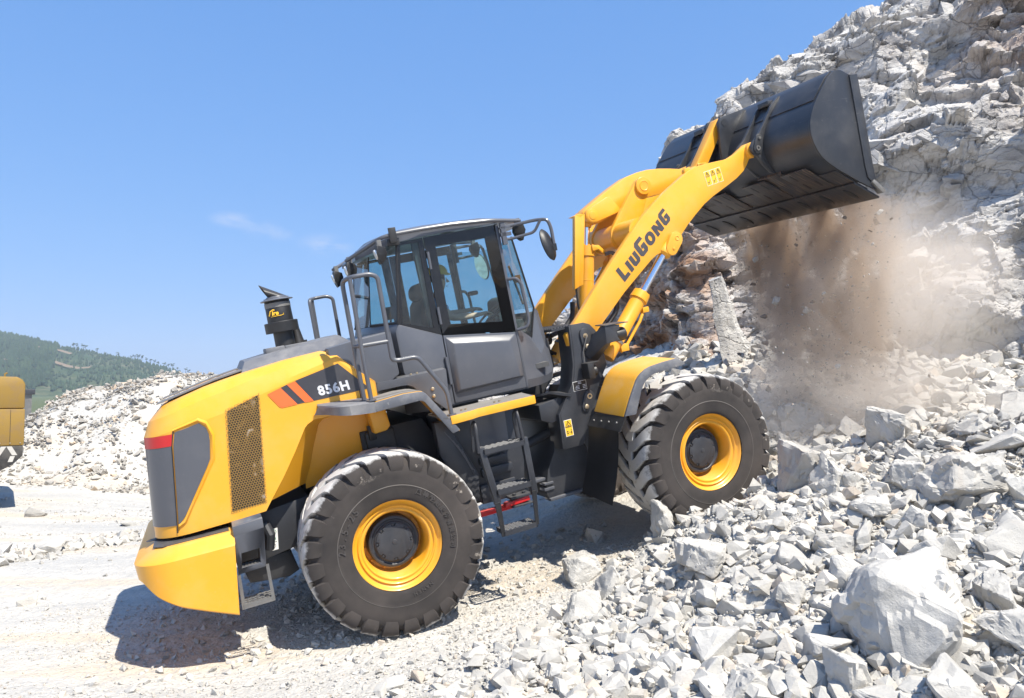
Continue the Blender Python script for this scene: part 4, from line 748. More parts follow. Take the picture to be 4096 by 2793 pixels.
mb.grid([[(2.24 - .22 * t + .03 * math.sin(t * 3), y, .47 + .03 * (1 - k) - (.69 - .03 * (1 - k)) * t) for k, y in ((0, -.80), (.5, -1.08), (1, -1.37))] for t in np.linspace(0, 1, 6)]); mb.mirror(); fl = mb.build('mud_flap', 'black', L, **FR)
mb = MB()
for k in range(4): mb.axial((2.285, -.86 - .145 * k, .545), (2.28 - 1, -.86 - .145 * k, .60), [(0, .012), (.012, .010), (.012, .001)], 8)
mb.build('flap_bolts', 'bare', fl, **FR)
# head lamp on its bracket and the round horn lamp
for s in (-1, 1):
    mb = MB(); a, b_ = (s * .94, s * 1.0); y0, y1 = min(a, b_), max(a, b_)
    mb.loft([[(2.555, s * .95, 1.491), (2.735, s * .95, 1.472), (2.728, s * .95, 1.42), (2.695, s * .95, 1.41), (2.69, s * .95, 1.35), (2.715, s * .95, 1.31), (2.54, s * .95, 1.300)], [(2.555, s * .93, 1.491), (2.735, s * .93, 1.472), (2.728, s * .93, 1.42), (2.695, s * .93, 1.41), (2.69, s * .93, 1.35), (2.715, s * .93, 1.31), (2.54, s * .93, 1.300)]])
    mb.loft([[(2.545, s * .96, 1.495), (2.84, s * .96, 1.485), (2.84, s * .74, 1.495), (2.565, s * .74, 1.505)], [(2.545, s * .96, 1.483), (2.84, s * .96, 1.475), (2.84, s * .74, 1.485), (2.565, s * .74, 1.493)]])
    mb.loft([[(2.555, s * .94, 1.49), (2.535, s * .94, 1.30), (2.44, s * .72, 1.16), (2.40, s * .70, 1.22), (2.48, s * .80, 1.42)], [(2.58, s * .94, 1.49), (2.60, s * .94, 1.30), (2.535, s * .72, 1.13), (2.42, s * .70, 1.24), (2.50, s * .80, 1.43)]])
    hl = mb.build('head_lamp_bracket', 'dark', L, bevel=.004, **FR)
    mb = MB(); cx, cz = 2.74, 1.365
    mb.loft([[(cx + dx, s * (.845) + .085 * k_ * math.cos(a), cz + .075 * k_ * math.sin(a)) for a in [2 * math.pi * k / 20 for k in range(20)]] for dx, k_ in ((-.06, .6), (-.03, .92), (.06, 1.0), (.085, .96), (.085, .8))], True, True); hb_ = mb.build('head_lamp', 'black', hl, **FR)
    mb = MB(); mb.axial((cx + .08, s * .845, cz), (cx + 1, s * .845, cz), [(0, .062), (.012, .055), (.016, .001)], 20); mb.build('lamp_glass', 'lens', hl, **FR)
    mb = MB(); a, b_ = sorted((s * .72, s * .86)); mb.box(2.325, 2.40, a, b_, .97, 1.135); mb.box(2.325, 2.475, a, b_, 1.125, 1.14); mb.axial((2.39, s * .79, 1.04), (3, s * .79, 1.04), [(0, .055), (.05, .062), (.055, .05), (.055, .02), (.07, .018), (.07, .001)], 22); mb.build('horn', 'black', L, bevel=.004, **FR)
# boom arms
arm = [(2.25, 1.46), (2.417, 1.606), (2.668, 1.855), (2.971, 2.138), (3.434, 2.549), (3.634, 2.690), (3.885, 2.843), (4.168, 2.995), (4.30, 3.045), (4.45, 3.066), (4.594, 3.078), (4.75, 3.090), (4.822, 3.104), (4.933, 3.147), (5.01, 3.192), (5.10, 3.235), (5.155, 3.235), (5.21, 3.20), (5.235, 3.15), (5.215, 3.10), (5.17, 3.08), (5.145, 3.095), (5.075, 3.0), (5.005, 2.929), (4.885, 2.855), (4.756, 2.796), (4.499, 2.687), (4.35, 2.61), (4.199, 2.505), (4.06, 2.40), (3.93, 2.285), (3.80, 2.19), (3.566, 2.125), (3.489, 2.085), (3.063, 1.785), (2.642, 1.440), (2.50, 1.27), (2.36, 1.25), (2.27, 1.32)]
for s in (-1, 1):
    a, b_ = sorted((s * .655, s * .575)); mb = MB(); mb.prism(arm, a, b_); ao = mb.build('boom_arm', 'yellow', L, bevel=.007, **FR)
    mb = MB(); mb.axial((5.165, s * .54, 3.158), (5.165, s * .70, 3.158), [(0, .095), (.16, .095)], 24); mb.axial((4.215, s * .56, 3.01), (4.215, s * .60, 3.01), [(0, .045), (.06, .045)], 12); mb.build('arm_boss', 'yellow', ao, bevel=.006, **FR)
    # lift cylinder with lug
    p0, p1 = Vector((3.80, s * .615, 2.245)), Vector((2.70, s * .615, 1.115)); d = (p1 - p0).normalized(); at_ = lambda t: p0 + d * t
    side = Vector((0, s, 0)); mb = MB()
    lug = hull2(circle_pts(3.835, 2.265, .085, 18) + circle_pts(3.755, 2.165, .075, 16))
    a, b_ = sorted((s * .655, s * .705)); mb.prism(lug, a, b_); a, b_ = sorted((s * .53, s * .575)); mb.prism(lug, a, b_); mb.axial((3.845, s * .70, 2.275), (3.845, s * 2, 2.275), [(0, .03), (.01, .03), (.01, .016), (.002, .012), (.002, .001)], 16); mb.axial((3.775, s * .70, 2.165), (3.775, s * 2, 2.165), [(0, .02), (.014, .02), (.014, .001)], 6)
    mb.axial(at_(.03), at_(2), [(0, .07), (.10, .085), (.14, .085), (.16, .06), (.165, .001)], 22); mb.build('cylinder_lug', 'yellow', ao, bevel=.006, **FR)
    mb = MB(); mb.axial(at_(.16), at_(2), [(0, .044), (.60, .044)], 24); mb.build('lift_rod', 'chrome', ao, **FR)
    mb = MB(); mb.axial(at_(.70), at_(3), [(0, .055), (.005, .098), (.09, .105), (.10, .105), (.105, .088), (.62, .088), (.63, .093), (.66, .093), (.67, .085), (.86, .085), (.86, .001)], 26); mb.build('lift_cylinder', 'yellow', ao, **FR)
    mb = MB(); px = Vector((.075, s * .03, -.075)); mb.tube([at_(.85) + px, at_(1.0) + px * 1.2, at_(1.30) + px * 1.2, at_(1.42) + px], .018, 8); q = at_(.86) + px; mb.box(q.x - .03, q.x + .05, q.y - .03, q.y + .03, q.z - .03, q.z + .03); q = at_(1.36) + px; mb.box(q.x - .05, q.x + .05, q.y - .04, q.y + .04, q.z - .04, q.z + .04); mb.build('cylinder_pipe', 'yellow_dark', ao, bevel=.004, **FR)
    mb = MB(); mb.axial(at_(1.33), at_(3), [(0, .09), (.0, .095), (.035, .095), (.035, .09)], 24); mb.build('hose_clamp', 'bare', ao, **FR)
    mb = MB()
    for k in range(8):
        a = 2 * math.pi * k / 8; u = d.orthogonal().normalized(); w_ = d.cross(u); q = at_(.712) + (u * math.cos(a) + w_ * math.sin(a)) * .085; mb.axial(q, q - d, [(0, .012), (.014, .012), (.014, .001)], 6)
    mb.build('gland_bolts', 'yellow', ao, **FR)
    mb = MB(); mb.tube([(3.05, s * .5, 1.77), (3.02, s * .5, 1.60), (2.86, s * .5, 1.46), (2.68, s * .5, 1.42)], .03, 10, .06); mb.build('boom_hose', 'black', ao, **FR)
# lettering on the near arm: block capitals drawn as outlines
G_ = {'L': ([(0, 0), (.74, 0), (.68, .26), (.32, .26), (.32, 1), (0, 1)],), 'I': ([(0, 0), (.32, 0), (.32, .80), (0, .80)],),
      'U': ([(0, .80), (0, .16), (.13, 0), (.60, 0), (.74, .16), (.74, .80), (.44, .80), (.44, .24), (.31, .24), (.31, .80)],),
      'G': ([(.74, 1), (.16, 1), (0, .84), (0, .16), (.15, 0), (.62, 0), (.76, .15), (.76, .57), (.40, .57), (.34, .36), (.47, .36), (.47, .23), (.32, .23), (.32, .76), (.80, .76)],),
      'N': ([(0, 0), (.29, 0), (.29, .38), (.52, 0), (.82, 0), (.82, .8), (.53, .8), (.53, .42), (.30, .8), (0, .8)],)}
def word(name, seq, org, ang, h, y, mat):
    mb = MB(); u = 0; ca, sa = math.cos(ang), math.sin(ang); sh = .10
    def P(a, b_): a = a + sh * b_; return (org[0] + h * (a * ca - b_ * sa), y, org[1] + h * (a * sa + b_ * ca))
    for ch, sc, adv in seq:
        if ch == 'O':
            o = [(.39 + .42 * math.copysign(abs(math.cos(t)) ** .8, math.cos(t)), .40 + .42 * math.copysign(abs(math.sin(t)) ** .8, math.sin(t))) for t in np.linspace(0, 2 * math.pi, 33)]; i_ = [(.39 + .13 * math.cos(t), .40 + .20 * math.sin(t)) for t in np.linspace(0, 2 * math.pi, 33)]
            mb.grid([[P(u + a * sc, b_ * sc) for a, b_ in o], [P(u + a * sc, b_ * sc) for a, b_ in i_]])
        else:
            for poly in G_[ch]: mb.add([P(u + a * sc, b_ * sc) for a, b_ in poly], [tuple(range(len(poly)))])
        u += adv
    return mb.build(name, mat, L, **FR)
word('maker_lettering', [('L', 1, .86), ('I', 1, .44), ('U', 1, .86), ('G', 1.12, 1.0), ('O', 1, .93), ('N', 1, .94), ('G', .98, .9)], (3.086, 1.893), math.atan2(.659, .829), .168, -.657, 'letter')
for k, (dx, dz) in enumerate(((0, 0), (.084, .0135), (.168, .027))):
    x0, z0 = 4.436 + dx, 2.806 + dz; mb = MB(); mb.add([(x0, -.6565, z0), (x0 + .078, -.6565, z0 + .0125), (x0 + .050, -.6565, z0 + .180), (x0 - .028, -.6565, z0 + .167)], [(0, 1, 2, 3)]); wl = mb.build('pinch_warning_label', 'white', L, **FR)
    mb = MB(); ins = lambda px, pz: (x0 + .025 + (px - .025) * .90, -.6575, z0 + .09 + (pz - .09) * .95); mb.add([ins(0, 0), ins(.078, .0125), ins(.050, .180), ins(-.028, .167)], [(0, 1, 2, 3)]); mb.build('label_field', 'label_yellow', wl, **FR)
    mb = MB(); q = lambda a, b_: (x0 + .025 + a + -b_ * .16, -.6585, z0 + .09 + b_ + a * .16)
    for a, b_ in (((0, .075), (.028, .02)), ((.028, .02), (-.028, .02)), ((-.028, .02), (0, .075)), ((0, .058), (0, .03)), ((-.02, -.07), (.015, -.03)), ((.015, -.03), (.02, -.02)), ((-.02, -.04), (0, -.055))): mb.tube([q(*a), q(*b_)], .0028, 5)
    mb.build('warning_symbol', 'letter', wl, **FR)
# cross tube, rocker, bracket, tilt cylinder, link
mb = MB(); mb.axial((3.45, -.60, 2.42), (3.45, .60, 2.42), [(0, .155), (1.2, .155)], 32); mb.build('boom_cross_tube', 'yellow', L, **FR)
for s in (-1, 1):
    mb = MB(); y0, y1 = sorted((s * .25, s * .19)); mb.prism(hull2(circle_pts(3.825, 2.958, .10, 24) + circle_pts(3.45, 2.42, .17, 24)), y0, y1); mb.axial((3.825, s * .25, 2.958), (3.825, s * 2, 2.958), [(0, .105), (.03, .105), (.034, .10), (.034, .062), (.040, .060), (.040, .055), (.036, .050), (.036, .001)], 32); mb.build('rocker_bracket', 'yellow', L, bevel=.005, **FR)
rk = [(3.06, 2.70), (3.07, 2.77), (3.12, 2.81), (3.348, 2.931), (3.55, 3.03), (3.742, 3.113), (3.90, 3.150), (4.05, 3.168), (4.22, 3.166), (4.399, 3.149), (4.653, 3.115), (4.85, 3.16), (4.93, 3.12), (4.93, 3.05), (4.85, 3.01), (4.50, 2.92), (4.20, 2.86), (3.95, 2.84), (3.80, 2.82), (3.60, 2.75), (3.45, 2.68), (3.25, 2.62), (3.12, 2.63)]
mb = MB(); mb.prism(rk, -.085, .085); ro = mb.build('rocker_arm', 'yellow', L, bevel=.008, **FR)
for s in (-1, 1):
    y0, y1 = sorted((s * .15, s * .086)); mb = MB(); mb.prism(hull2(circle_pts(3.147, 2.713, .085, 22) + [(3.394, 2.90), (3.42, 2.90), (3.545, 2.735), (3.535, 2.715)]), y0, y1); mb.axial((3.147, s * .149, 2.713), (3.147, s * 2, 2.713), [(0, .075), (.008, .075), (.008, .05), (.014, .048), (.014, .001)], 24); mb.build('rocker_cheek', 'yellow', ro, bevel=.012, **FR)
p0, p1 = Vector((3.147, 0, 2.713)), Vector((2.905, 0, 1.57)); d = (p1 - p0).normalized(); at_ = lambda t: p0 + d * t
mb = MB(); mb.axial(at_(-.02), at_(3), [(0, .083), (.08, .083), (.12, .062), (.135, .060)], 24); mb.axial((3.147, -.085, 2.713), (3.147, .085, 2.713), [(0, .085), (.17, .085)], 24); mb.build('tilt_rod_eye', 'yellow', L, **FR)
mb = MB(); mb.axial(at_(.12), at_(3), [(0, .045), (.35, .045)], 24); mb.build('tilt_rod', 'chrome', L, **FR)
mb = MB(); mb.axial(at_(.335), at_(3), [(0, .055), (.002, .107), (.12, .107), (.125, .095), (.40, .095), (.402, .097), (.41, .097), (.412, .095), (.75, .095), (.753, .098), (.765, .098), (.768, .095), (1.1, .095), (1.1, .001)], 32); tc_o = mb.build('tilt_cylinder', 'yellow', L, **FR)
mb = MB(); q = at_(.40); mb.prism([(q.x + .02, q.z + .06), (q.x + .11, q.z + .05), (q.x + .20, q.z - .05), (q.x + .20, q.z - .11), (q.x + .10, q.z + .0), (q.x + .02, q.z - .01)], -.125, -.10); mb.build('pipe_bracket', 'yellow', tc_o, bevel=.004, **FR)
mb = MB(); mb.tube([(q.x + .17, -.13, q.z - .07), (q.x + .25, -.14, q.z - .055), (q.x + .31, -.14, q.z - .10), (q.x + .30, -.12, q.z - .22), (q.x + .2, -.1, q.z - .6)], .022, 10, .05); mb.build('tilt_pipe', 'bare', tc_o, **FR)
mb = MB()
for k in range(10):
    a = 2 * math.pi * k / 10; u = d.orthogonal().normalized(); w_ = d.cross(u); q = at_(.338) + (u * math.cos(a) + w_ * math.sin(a)) * .09; mb.axial(q, q - d, [(0, .013), (.016, .013), (.016, .001)], 6)
mb.build('gland_bolts', 'yellow', tc_o, **FR)
mb = MB(); mb.prism([(2.985, 2.715), (3.06, 2.744), (2.873, 1.951), (2.80, 1.935)], -.135, -.115); mb.prism([(2.905, 2.735), (2.985, 2.755), (3.06, 2.745), (2.99, 2.715)], -.135, .0); mb.prism([(2.909, 2.735), (2.985, 2.715), (2.80, 1.935), (2.738, 1.915)], -.16, -.10); mb.build('limit_switch_guard', 'yellow', L, bevel=.004, **FR)
mb = MB(); mb.tube([(2.78, -.12, 1.93), (2.765, -.12, 1.72), (2.78, -.14, 1.60), (2.85, -.16, 1.56)], .013, 8, .04); mb.build('sensor_cable', 'black', L, **FR)
for yy in (0,):
    mb = MB(); mb.prism(capsule((4.86, 3.10), (5.29, 3.64), .075, .065), -.065, .065); mb.axial((4.86, -.11, 3.10), (4.86, .11, 3.10), [(0, .07), (.22, .07)], 20); mb.build('bucket_link', 'yellow', L, bevel=.006, **FR)
mb = MB(); mb.box(4.80, 4.95, -.11, -.088, 3.03, 3.17); mb.box(4.80, 4.95, .088, .11, 3.03, 3.17); mb.build('link_fork', 'yellow', L, bevel=.01, **FR)
# ---- bucket
prof = [(5.765, 3.804), (5.645, 3.726), (5.424, 3.492), (5.36, 3.41), (5.312, 3.327), (5.280, 3.255), (5.267, 3.184), (5.268, 3.10), (5.287, 3.023), (5.322, 2.94), (5.371, 2.868), (5.44, 2.80), (5.52, 2.745), (5.589, 2.699), (5.901, 2.523)]
def off(P, d):
    out = []
    for i, p in enumerate(P):
        a = P[max(i - 1, 0)]; c = P[min(i + 1, len(P) - 1)]; t = Vector((c[0] - a[0], c[1] - a[1])).normalized(); out.append((p[0] - t.y * d, p[1] + t.x * d))
    return out
inner = off(prof, .028)
mb = MB(); mb.prism(prof + inner[::-1], -1.47, 1.47); bk = mb.build('bucket', 'bucket', L, ang=25, **FR)
sp_g = off(prof[:3], -.012); mb = MB(); mb.prism(prof[:3] + sp_g[::-1], -1.46, 1.46); mb.build('spill_guard', 'bucket', bk, bevel=.004, **FR)
sidep = prof + [(6.145, 2.405), (6.06, 2.62), (6.03, 2.80), (5.987, 3.744), (5.87, 3.80)]
for s in (-1, 1):
    y0, y1 = sorted((s * 1.47, s * 1.50)); mb = MB(); mb.prism(sidep, y0, y1); so = mb.build('bucket_side', 'bucket', bk, bevel=.004, **FR)
    y0, y1 = sorted((s * 1.475, s * 1.515)); mb = MB(); mb.prism([(5.978, 3.741), (6.107, 3.740), (6.130, 2.69), (6.15, 2.44), (6.02, 2.56), (6.004, 2.676)], y0, y1); mb.build('side_cutter', 'bucket', so, bevel=.006, **FR)
    y0, y1 = sorted((s * 1.45, s * 1.53)); mb = MB(); mb.prism([(6.06, 2.50), (6.10, 2.53), (6.25, 2.40), (6.24, 2.365), (6.20, 2.36)], y0, y1); mb.build('edge_corner', 'bare', so, bevel=.008, **FR)
fl = [(5.589, 2.699), (5.901, 2.523), (6.05, 2.443), (6.225, 2.36)]; fl_o = off(fl, -.014)
mb = MB(); mb.prism(fl[:3] + fl_o[:3][::-1], -1.46, 1.46); mb.build('bucket_floor', 'bucket_floor', bk, bevel=.003, **FR)
fu = Vector((.87, 0, -.492)).normalized(); fn_ = Vector((-.492, 0, -.87)).normalized()
def floor_pt(t, y, d=0): return Vector((5.589, y, 2.699)) + fu * t + fn_ * d
def slab(m_, t0, t1, y0, y1, d0, d1): m_.loft([[floor_pt(t0, y0, d0), floor_pt(t1, y0, d0), floor_pt(t1, y1, d0), floor_pt(t0, y1, d0)], [floor_pt(t0, y0, d1), floor_pt(t1, y0, d1), floor_pt(t1, y1, d1), floor_pt(t0, y1, d1)]])
mb = MB(); slab(mb, .30, .72, -1.47, 1.47, .016, .040); ce = mb.build('cutting_edge', 'bucket_floor', bk, bevel=.006, **FR)
for k in range(8):
    yc = -1.25 + 2.5 * k / 7; mb = MB(); a = .20
    for c, r in ((.60, .06),):
        mb.loft([[floor_pt(.50 + .13 * math.cos(q), yc + .045 * math.sin(q), d) for q in [2 * math.pi * j / 16 for j in range(16)]] for d in (.038, .050)])
    mb.build('bolt_recess', 'black', ce, bevel=.003, **FR)
    mb = MB(); slab(mb, .60, .80, yc - .13, yc + .13, -.012, .044); mb.build('edge_tip', 'bare', ce, bevel=.008, **FR) if k % 1 == 0 and False else None
for yc in (-1.02, -.36, .36, 1.02):
    mb = MB(); slab(mb, -.22, .27, yc - .20, yc + .20, .014, .030); wp = mb.build('wear_plate', 'bucket_floor', bk, bevel=.005, **FR)
    for tt in (-.10, .12):
        for dy in (-.09, .09):
            mb = MB(); mb.loft([[floor_pt(tt + .075 * math.copysign(abs(math.cos(q)) ** .5, math.cos(q)), yc + dy + .014 * math.sin(q), d) for q in [2 * math.pi * j / 16 for j in range(16)]] for d in (.028, .0325)]); mb.build('wear_slot', 'black', wp, **FR)
# the flat belly plates carrying the wear plates back to the hinge
for yc in (-.65, .65):
    mb = MB(); mb.loft([[(5.40, yc - .20, 2.86), (5.58, yc - .20, 2.712), (5.58, yc + .20, 2.712), (5.40, yc + .20, 2.86)], [floor_pt(-.24, yc - .2, .0), floor_pt(0, yc - .2, .014), floor_pt(0, yc + .2, .014), floor_pt(-.24, yc + .2, 0)]])
    mb.build('belly_plate', 'bucket_floor', bk, bevel=.004, **FR)
hx = [(5.678, 3.755), (5.62, 3.745), (5.50, 3.66), (5.36, 3.48), (5.21, 3.31), (5.12, 3.245), (5.08, 3.19), (5.08, 3.13), (5.12, 3.085), (5.17, 3.06), (5.22, 2.97), (5.33, 2.86), (5.42, 2.83), (5.50, 2.77), (5.371, 2.90), (5.30, 3.05), (5.285, 3.2), (5.32, 3.31), (5.43, 3.48), (5.645, 3.715)]
for yc in (-.745, -.495, .495, .745):
    mb = MB(); mb.prism(hx, yc - .02, yc + .02); ho = mb.build('hinge_plate', 'bucket', bk, bevel=.005, **FR)
    s = -1 if yc < 0 else 1
    if abs(yc) > .6:
        y0, y1 = sorted((yc + s * .02, yc + s * .038)); mb = MB(); mb.prism(capsule((5.165, 3.158), (5.205, 3.275), .062, .05), y0, y1); mb.build('pin_retainer', 'bucket', ho, bevel=.003, **FR)
        mb = MB(); y2 = yc + s * .036; mb.axial((5.165, y2, 3.158), (5.165, y2 + s, 3.158), [(0, .032), (.01, .030), (.01, .016), (.0, .014), (0, .001)], 18); mb.build('hinge_pin', 'bare', ho, **FR); mb = MB(); mb.axial((5.205, y2, 3.275), (5.205, y2 + s, 3.275), [(0, .018), (.016, .018), (.016, .001)], 6); mb.build('retainer_bolt', 'bare', ho, **FR)
        mb = MB(); mb.loft([[(5.165, yc, 3.09), (5.32, yc, 2.98), (5.42, yc - s * .02, 2.865), (5.38, yc - s * .26, 2.87), (5.15, yc - s * .24, 3.05)], [(5.15, yc, 3.08), (5.305, yc, 2.965), (5.405, yc - s * .02, 2.85), (5.365, yc - s * .26, 2.855), (5.135, yc - s * .24, 3.04)]]); mb.build('hinge_gusset', 'bucket', ho, **FR)
for s in (-1, 1):
    y0, y1 = sorted((s * .10, s * .145)); mb = MB(); mb.prism([(5.20, 3.56), (5.20, 3.64), (5.25, 3.70), (5.62, 3.775), (5.70, 3.765), (5.645, 3.715), (5.43, 3.48), (5.32, 3.31), (5.285, 3.2), (5.30, 3.05), (5.26, 3.04), (5.18, 3.12), (5.17, 3.25)], y0, y1); lo_ = mb.build('link_plate', 'bucket', bk, bevel=.005, **FR)
    mb = MB(); mb.axial((5.29, s * .145, 3.63), (5.29, s * 2, 3.63), [(0, .045), (.004, .045), (.004, .001)], 24); mb.build('link_pin', 'bucket', lo_, **FR)
for yc in (-.62, .62):
    mb = MB(); mb.box(5.50, 5.60, yc - .09, yc + .09, 3.66, 3.72); mb.build('stop_block', 'bucket', bk, bevel=.006, **FR)
# ================================================================ DRIVER (machine frame coordinates)
def skin_obj(name, nodes, edges, mat, sub=2):
    me = bpy.data.meshes.new(name); me.from_pydata([n_[:3] for n_ in nodes], edges, []); o = bpy.data.objects.new(name, me); COL.objects.link(o)
    sk = o.modifiers.new('s', 'SKIN'); sk.use_smooth_shade = True; sk.branch_smoothing = .6
    for i, n_ in enumerate(nodes): r = n_[3]; me.skin_vertices[0].data[i].radius = (r, n_[4] if len(n_) > 4 else r)
    me.skin_vertices[0].data[0].use_root = True
    sb = o.modifiers.new('u', 'SUBSURF'); sb.levels = sb.render_levels = sub
    m2 = bpy.data.meshes.new_from_object(o.evaluated_get(bpy.context.evaluated_depsgraph_get())); bpy.data.objects.remove(o); m2.name = name
    m2.materials.clear(); m2.materials.append(M[mat]); m2.polygons.foreach_set('use_smooth', [True] * len(m2.polygons))
    return bpy.data.objects.new(name, m2)
nod = [(1.06, 0, 1.70, .12, .15), (1.08, 0, 1.83, .11, .14), (1.11, 0, 1.98, .105, .17), (1.15, 0, 2.09, .06, .08), (1.19, 0, 2.15, .048), (1.225, 0, 2.235, .072, .066), (1.225, 0, 2.31, .088, .074)]
ed = [(0, 1), (1, 2), (2, 3), (3, 4), (4, 5), (5, 6)]
def chain(start, pts):
    p = start
    for q in pts: nod.append(q); ed.append((p, len(nod) - 1)); p = len(nod) - 1
    return p
for s in (-1, 1):
    el = (1.20, s * .27, 1.86) if s < 0 else (1.28, .29, 1.90); hd = (1.585, s * .18, 1.84) if s < 0 else (1.60, .175, 1.905)
    k = chain(2, [(1.11, s * .17, 2.04, .062), (1.13, s * .23, 1.97, .052), (*el, .042), (1.36, s * .23, (el[2] + hd[2]) / 2 - .002, .041), (1.52, s * .19, hd[2], .026), (*hd, .020, .036)])
    for f in range(4):
        y = hd[1] + (f - 1.5) * .021; k2 = chain(k, [(hd[0] + .045, y, hd[2] + .008, .0085)]); chain(k2, [(hd[0] + .085 - .006 * abs(f - 1.5), y, hd[2] - .004, .008), (hd[0] + .095, y, hd[2] - .03, .0075)])
    chain(k, [(hd[0] + .02, hd[1] - s * .04, hd[2] - .01, .009), (hd[0] + .06, hd[1] - s * .045, hd[2] - .025, .0085)])
    chain(0, [(1.10, s * .10, 1.68, .085), (1.45, s * .15, 1.71, .07), (1.60, s * .15, 1.45, .05), (1.62, s * .15, 1.31, .04), (1.74, s * .15, 1.27, .035)])
person = skin_obj('person', nod, ed, 'skin'); COL.objects.link(person); person.matrix_world = MW
tag(person, 'driver in a blue shirt and yellow hard hat holding the steering wheel inside the cab', 'person')
mb = MB(); mb.loft([[(1.300, -.012, 2.285), (1.300, .012, 2.285), (1.302, .016, 2.24), (1.302, -.016, 2.24)], [(1.312, -.008, 2.275), (1.312, .008, 2.275), (1.332, .012, 2.243), (1.332, -.012, 2.243)]]); mb.box(1.288, 1.302, -.022, .022, 2.200, 2.206)
for s in (-1, 1): mb.axial((1.225, s * .068, 2.265), (1.225, s * 2, 2.265), [(0, .022), (.012, .024), (.016, .001)], 10); mb.axial((1.293, s * .03, 2.288), (2, s * .03, 2.288), [(0, .009), (.006, .006), (.008, .001)], 8)
mb.build('face_features', 'skin', person, bevel=.002)
sh = [(1.06, 0, 1.69, .135, .165), (1.08, 0, 1.83, .125, .155), (1.11, 0, 1.98, .12, .18), (1.145, 0, 2.085, .075, .10), (1.11, -.17, 2.04, .078), (1.135, -.235, 1.965, .068), (1.155, -.25, 1.925, .062), (1.11, .17, 2.04, .078), (1.14, .24, 1.97, .068), (1.18, .26, 1.94, .062)]
o = skin_obj('shirt', sh, [(0, 1), (1, 2), (2, 3), (2, 4), (4, 5), (5, 6), (2, 7), (7, 8), (8, 9)], 'shirt'); link(o, person)
tr_ = [(1.06, 0, 1.67, .13, .17)]; te = []
for s in (-1, 1):
    b0 = len(tr_); tr_ += [(1.12, s * .10, 1.68, .095), (1.45, s * .15, 1.71, .082), (1.60, s * .15, 1.46, .062), (1.62, s * .15, 1.34, .055)]; te += [(0, b0), (b0, b0 + 1), (b0 + 1, b0 + 2), (b0 + 2, b0 + 3)]
link(skin_obj('trousers', tr_, te, 'trousers'), person)
mb = MB(); hr = []
for t, r_ in ((0, 1.08), (.012, 1.0), (.05, .96), (.085, .80), (.108, .5), (.116, .001)): hr.append([(1.222 + .108 * r_ * math.cos(a), .090 * r_ * math.sin(a), 2.335 + t - .12 * .108 * r_ * math.cos(a)) for a in [2 * math.pi * k / 28 for k in range(28)]])
mb.loft(hr); mb.loft([[(1.29, y, 2.338 + dz) for y in (-.07, -.03, .03, .07)] + [(1.375 - abs(y) * .5, y, 2.318 + dz) for y in (.07, .03, -.03, -.07)] for dz in (0, .007)]); mb.build('hard_hat', 'helmet', person)
mb = MB(); mb.axial((1.205, 0, 2.27), (1.205, 0, 3), [(0, .06), (.0, .078), (.075, .084)], 20); mb.build('hair', 'hair', person)

# ================================================================ TERRAIN
CP = np.array([(1.9, 8.0, .90), (2.5, 8.25, 1.12), (1.3, 7.8, .50), (2.95, 8.7, 1.22), (-.95, 7.45, .0), (-1.72, 9.45, .09), (2.09, 8.71, .70), (1.19, 10.66, .77), (-4, 6, -.22), (-6, 10, -.2), (-3, 5, -.2), (-10, 20, -.15), (-4, 15, -.1), (-1.5, 4, -.2), (0, 3, -.15), (-2.3, 6.9, -.2), (-3.2, 7.5, -.2), (0, 5.5, .0), (1, 4.5, .1), (2, 5, .35), (3, 6, .75), (4, 6.5, .95), (1, 6.5, .2), (1.5, 7.4, .5), (3, 7.5, 1.1), (4, 8, 1.5), (4.5, 9, 1.75), (6, 9, 1.9), (2.8, 8.8, 1.05), (2.9, 9.8, 1.25), (3.5, 10.5, 1.6), (5, 11, 1.85), (7, 11, 2.1), (2.3, 12, 1.5), (0, 13, .8), (1, 14.5, 2.0), (3, 13.2, 2.5), (5, 13, 2.8), (-2, 13, .2), (-1, 16, .6), (.3, 7.5, .1), (.6, 9.2, .38), (8, 5, 1.5), (6, 6, 1.3), (3.5, 4, .5), (-9, 5, -.25), (-14, 12, -.2), (-3, 20, -.1), (1, 19, 2.0), (0, .5, -.1), (4, 1, .5), (9, 12, 2.6), (-6, 1, -.2), (-20, 20, -.2)])
def tps_fit(c):
    n = len(c); d = np.linalg.norm(c[:, None, :2] - c[None, :, :2], axis=2); K = np.where(d > 0, d * d * np.log(d + 1e-9), 0) + np.eye(n) * .15
    P = np.c_[np.ones(n), c[:, :2]]; A = np.block([[K, P], [P.T, np.zeros((3, 3))]]); return np.linalg.solve(A, np.r_[c[:, 2], 0, 0, 0])
TW_ = tps_fit(CP)
def sstep(a, b_, x): t = np.clip((x - a) / (b_ - a), 0, 1); return t * t * (3 - 2 * t)
def base_h(x, y):
    xx = np.clip(x, -16, 10); yy = np.clip(y, 0, 20.5); r = TW_[-3] + TW_[-2] * xx + TW_[-1] * yy
    for (a, b_, _), w in zip(CP, TW_[:-3]):
        d2 = (xx - a) ** 2 + (yy - b_) ** 2; r = r + w * .5 * d2 * np.log(d2 + 1e-12)
    far = sstep(0, 9, np.maximum(np.maximum(-16 - x, x - 10), np.maximum(-y, y - 20.5))); r = r * (1 - far) - .2 * far
    e = np.interp(x, [-18, -14.8, -13, -10.5, -5, 2, 6], [0, .30, .75, .96, 1, 1, .8])
    c = 25 + .6 * np.sin(x * .5); m = sstep(19.0, 24.2, y + .35 * np.sin(x * .9) + .3 * np.sin(x * 2.3)) * (1 - sstep(c + .5, c + 8, y))
    return r + 2.85 * e * m
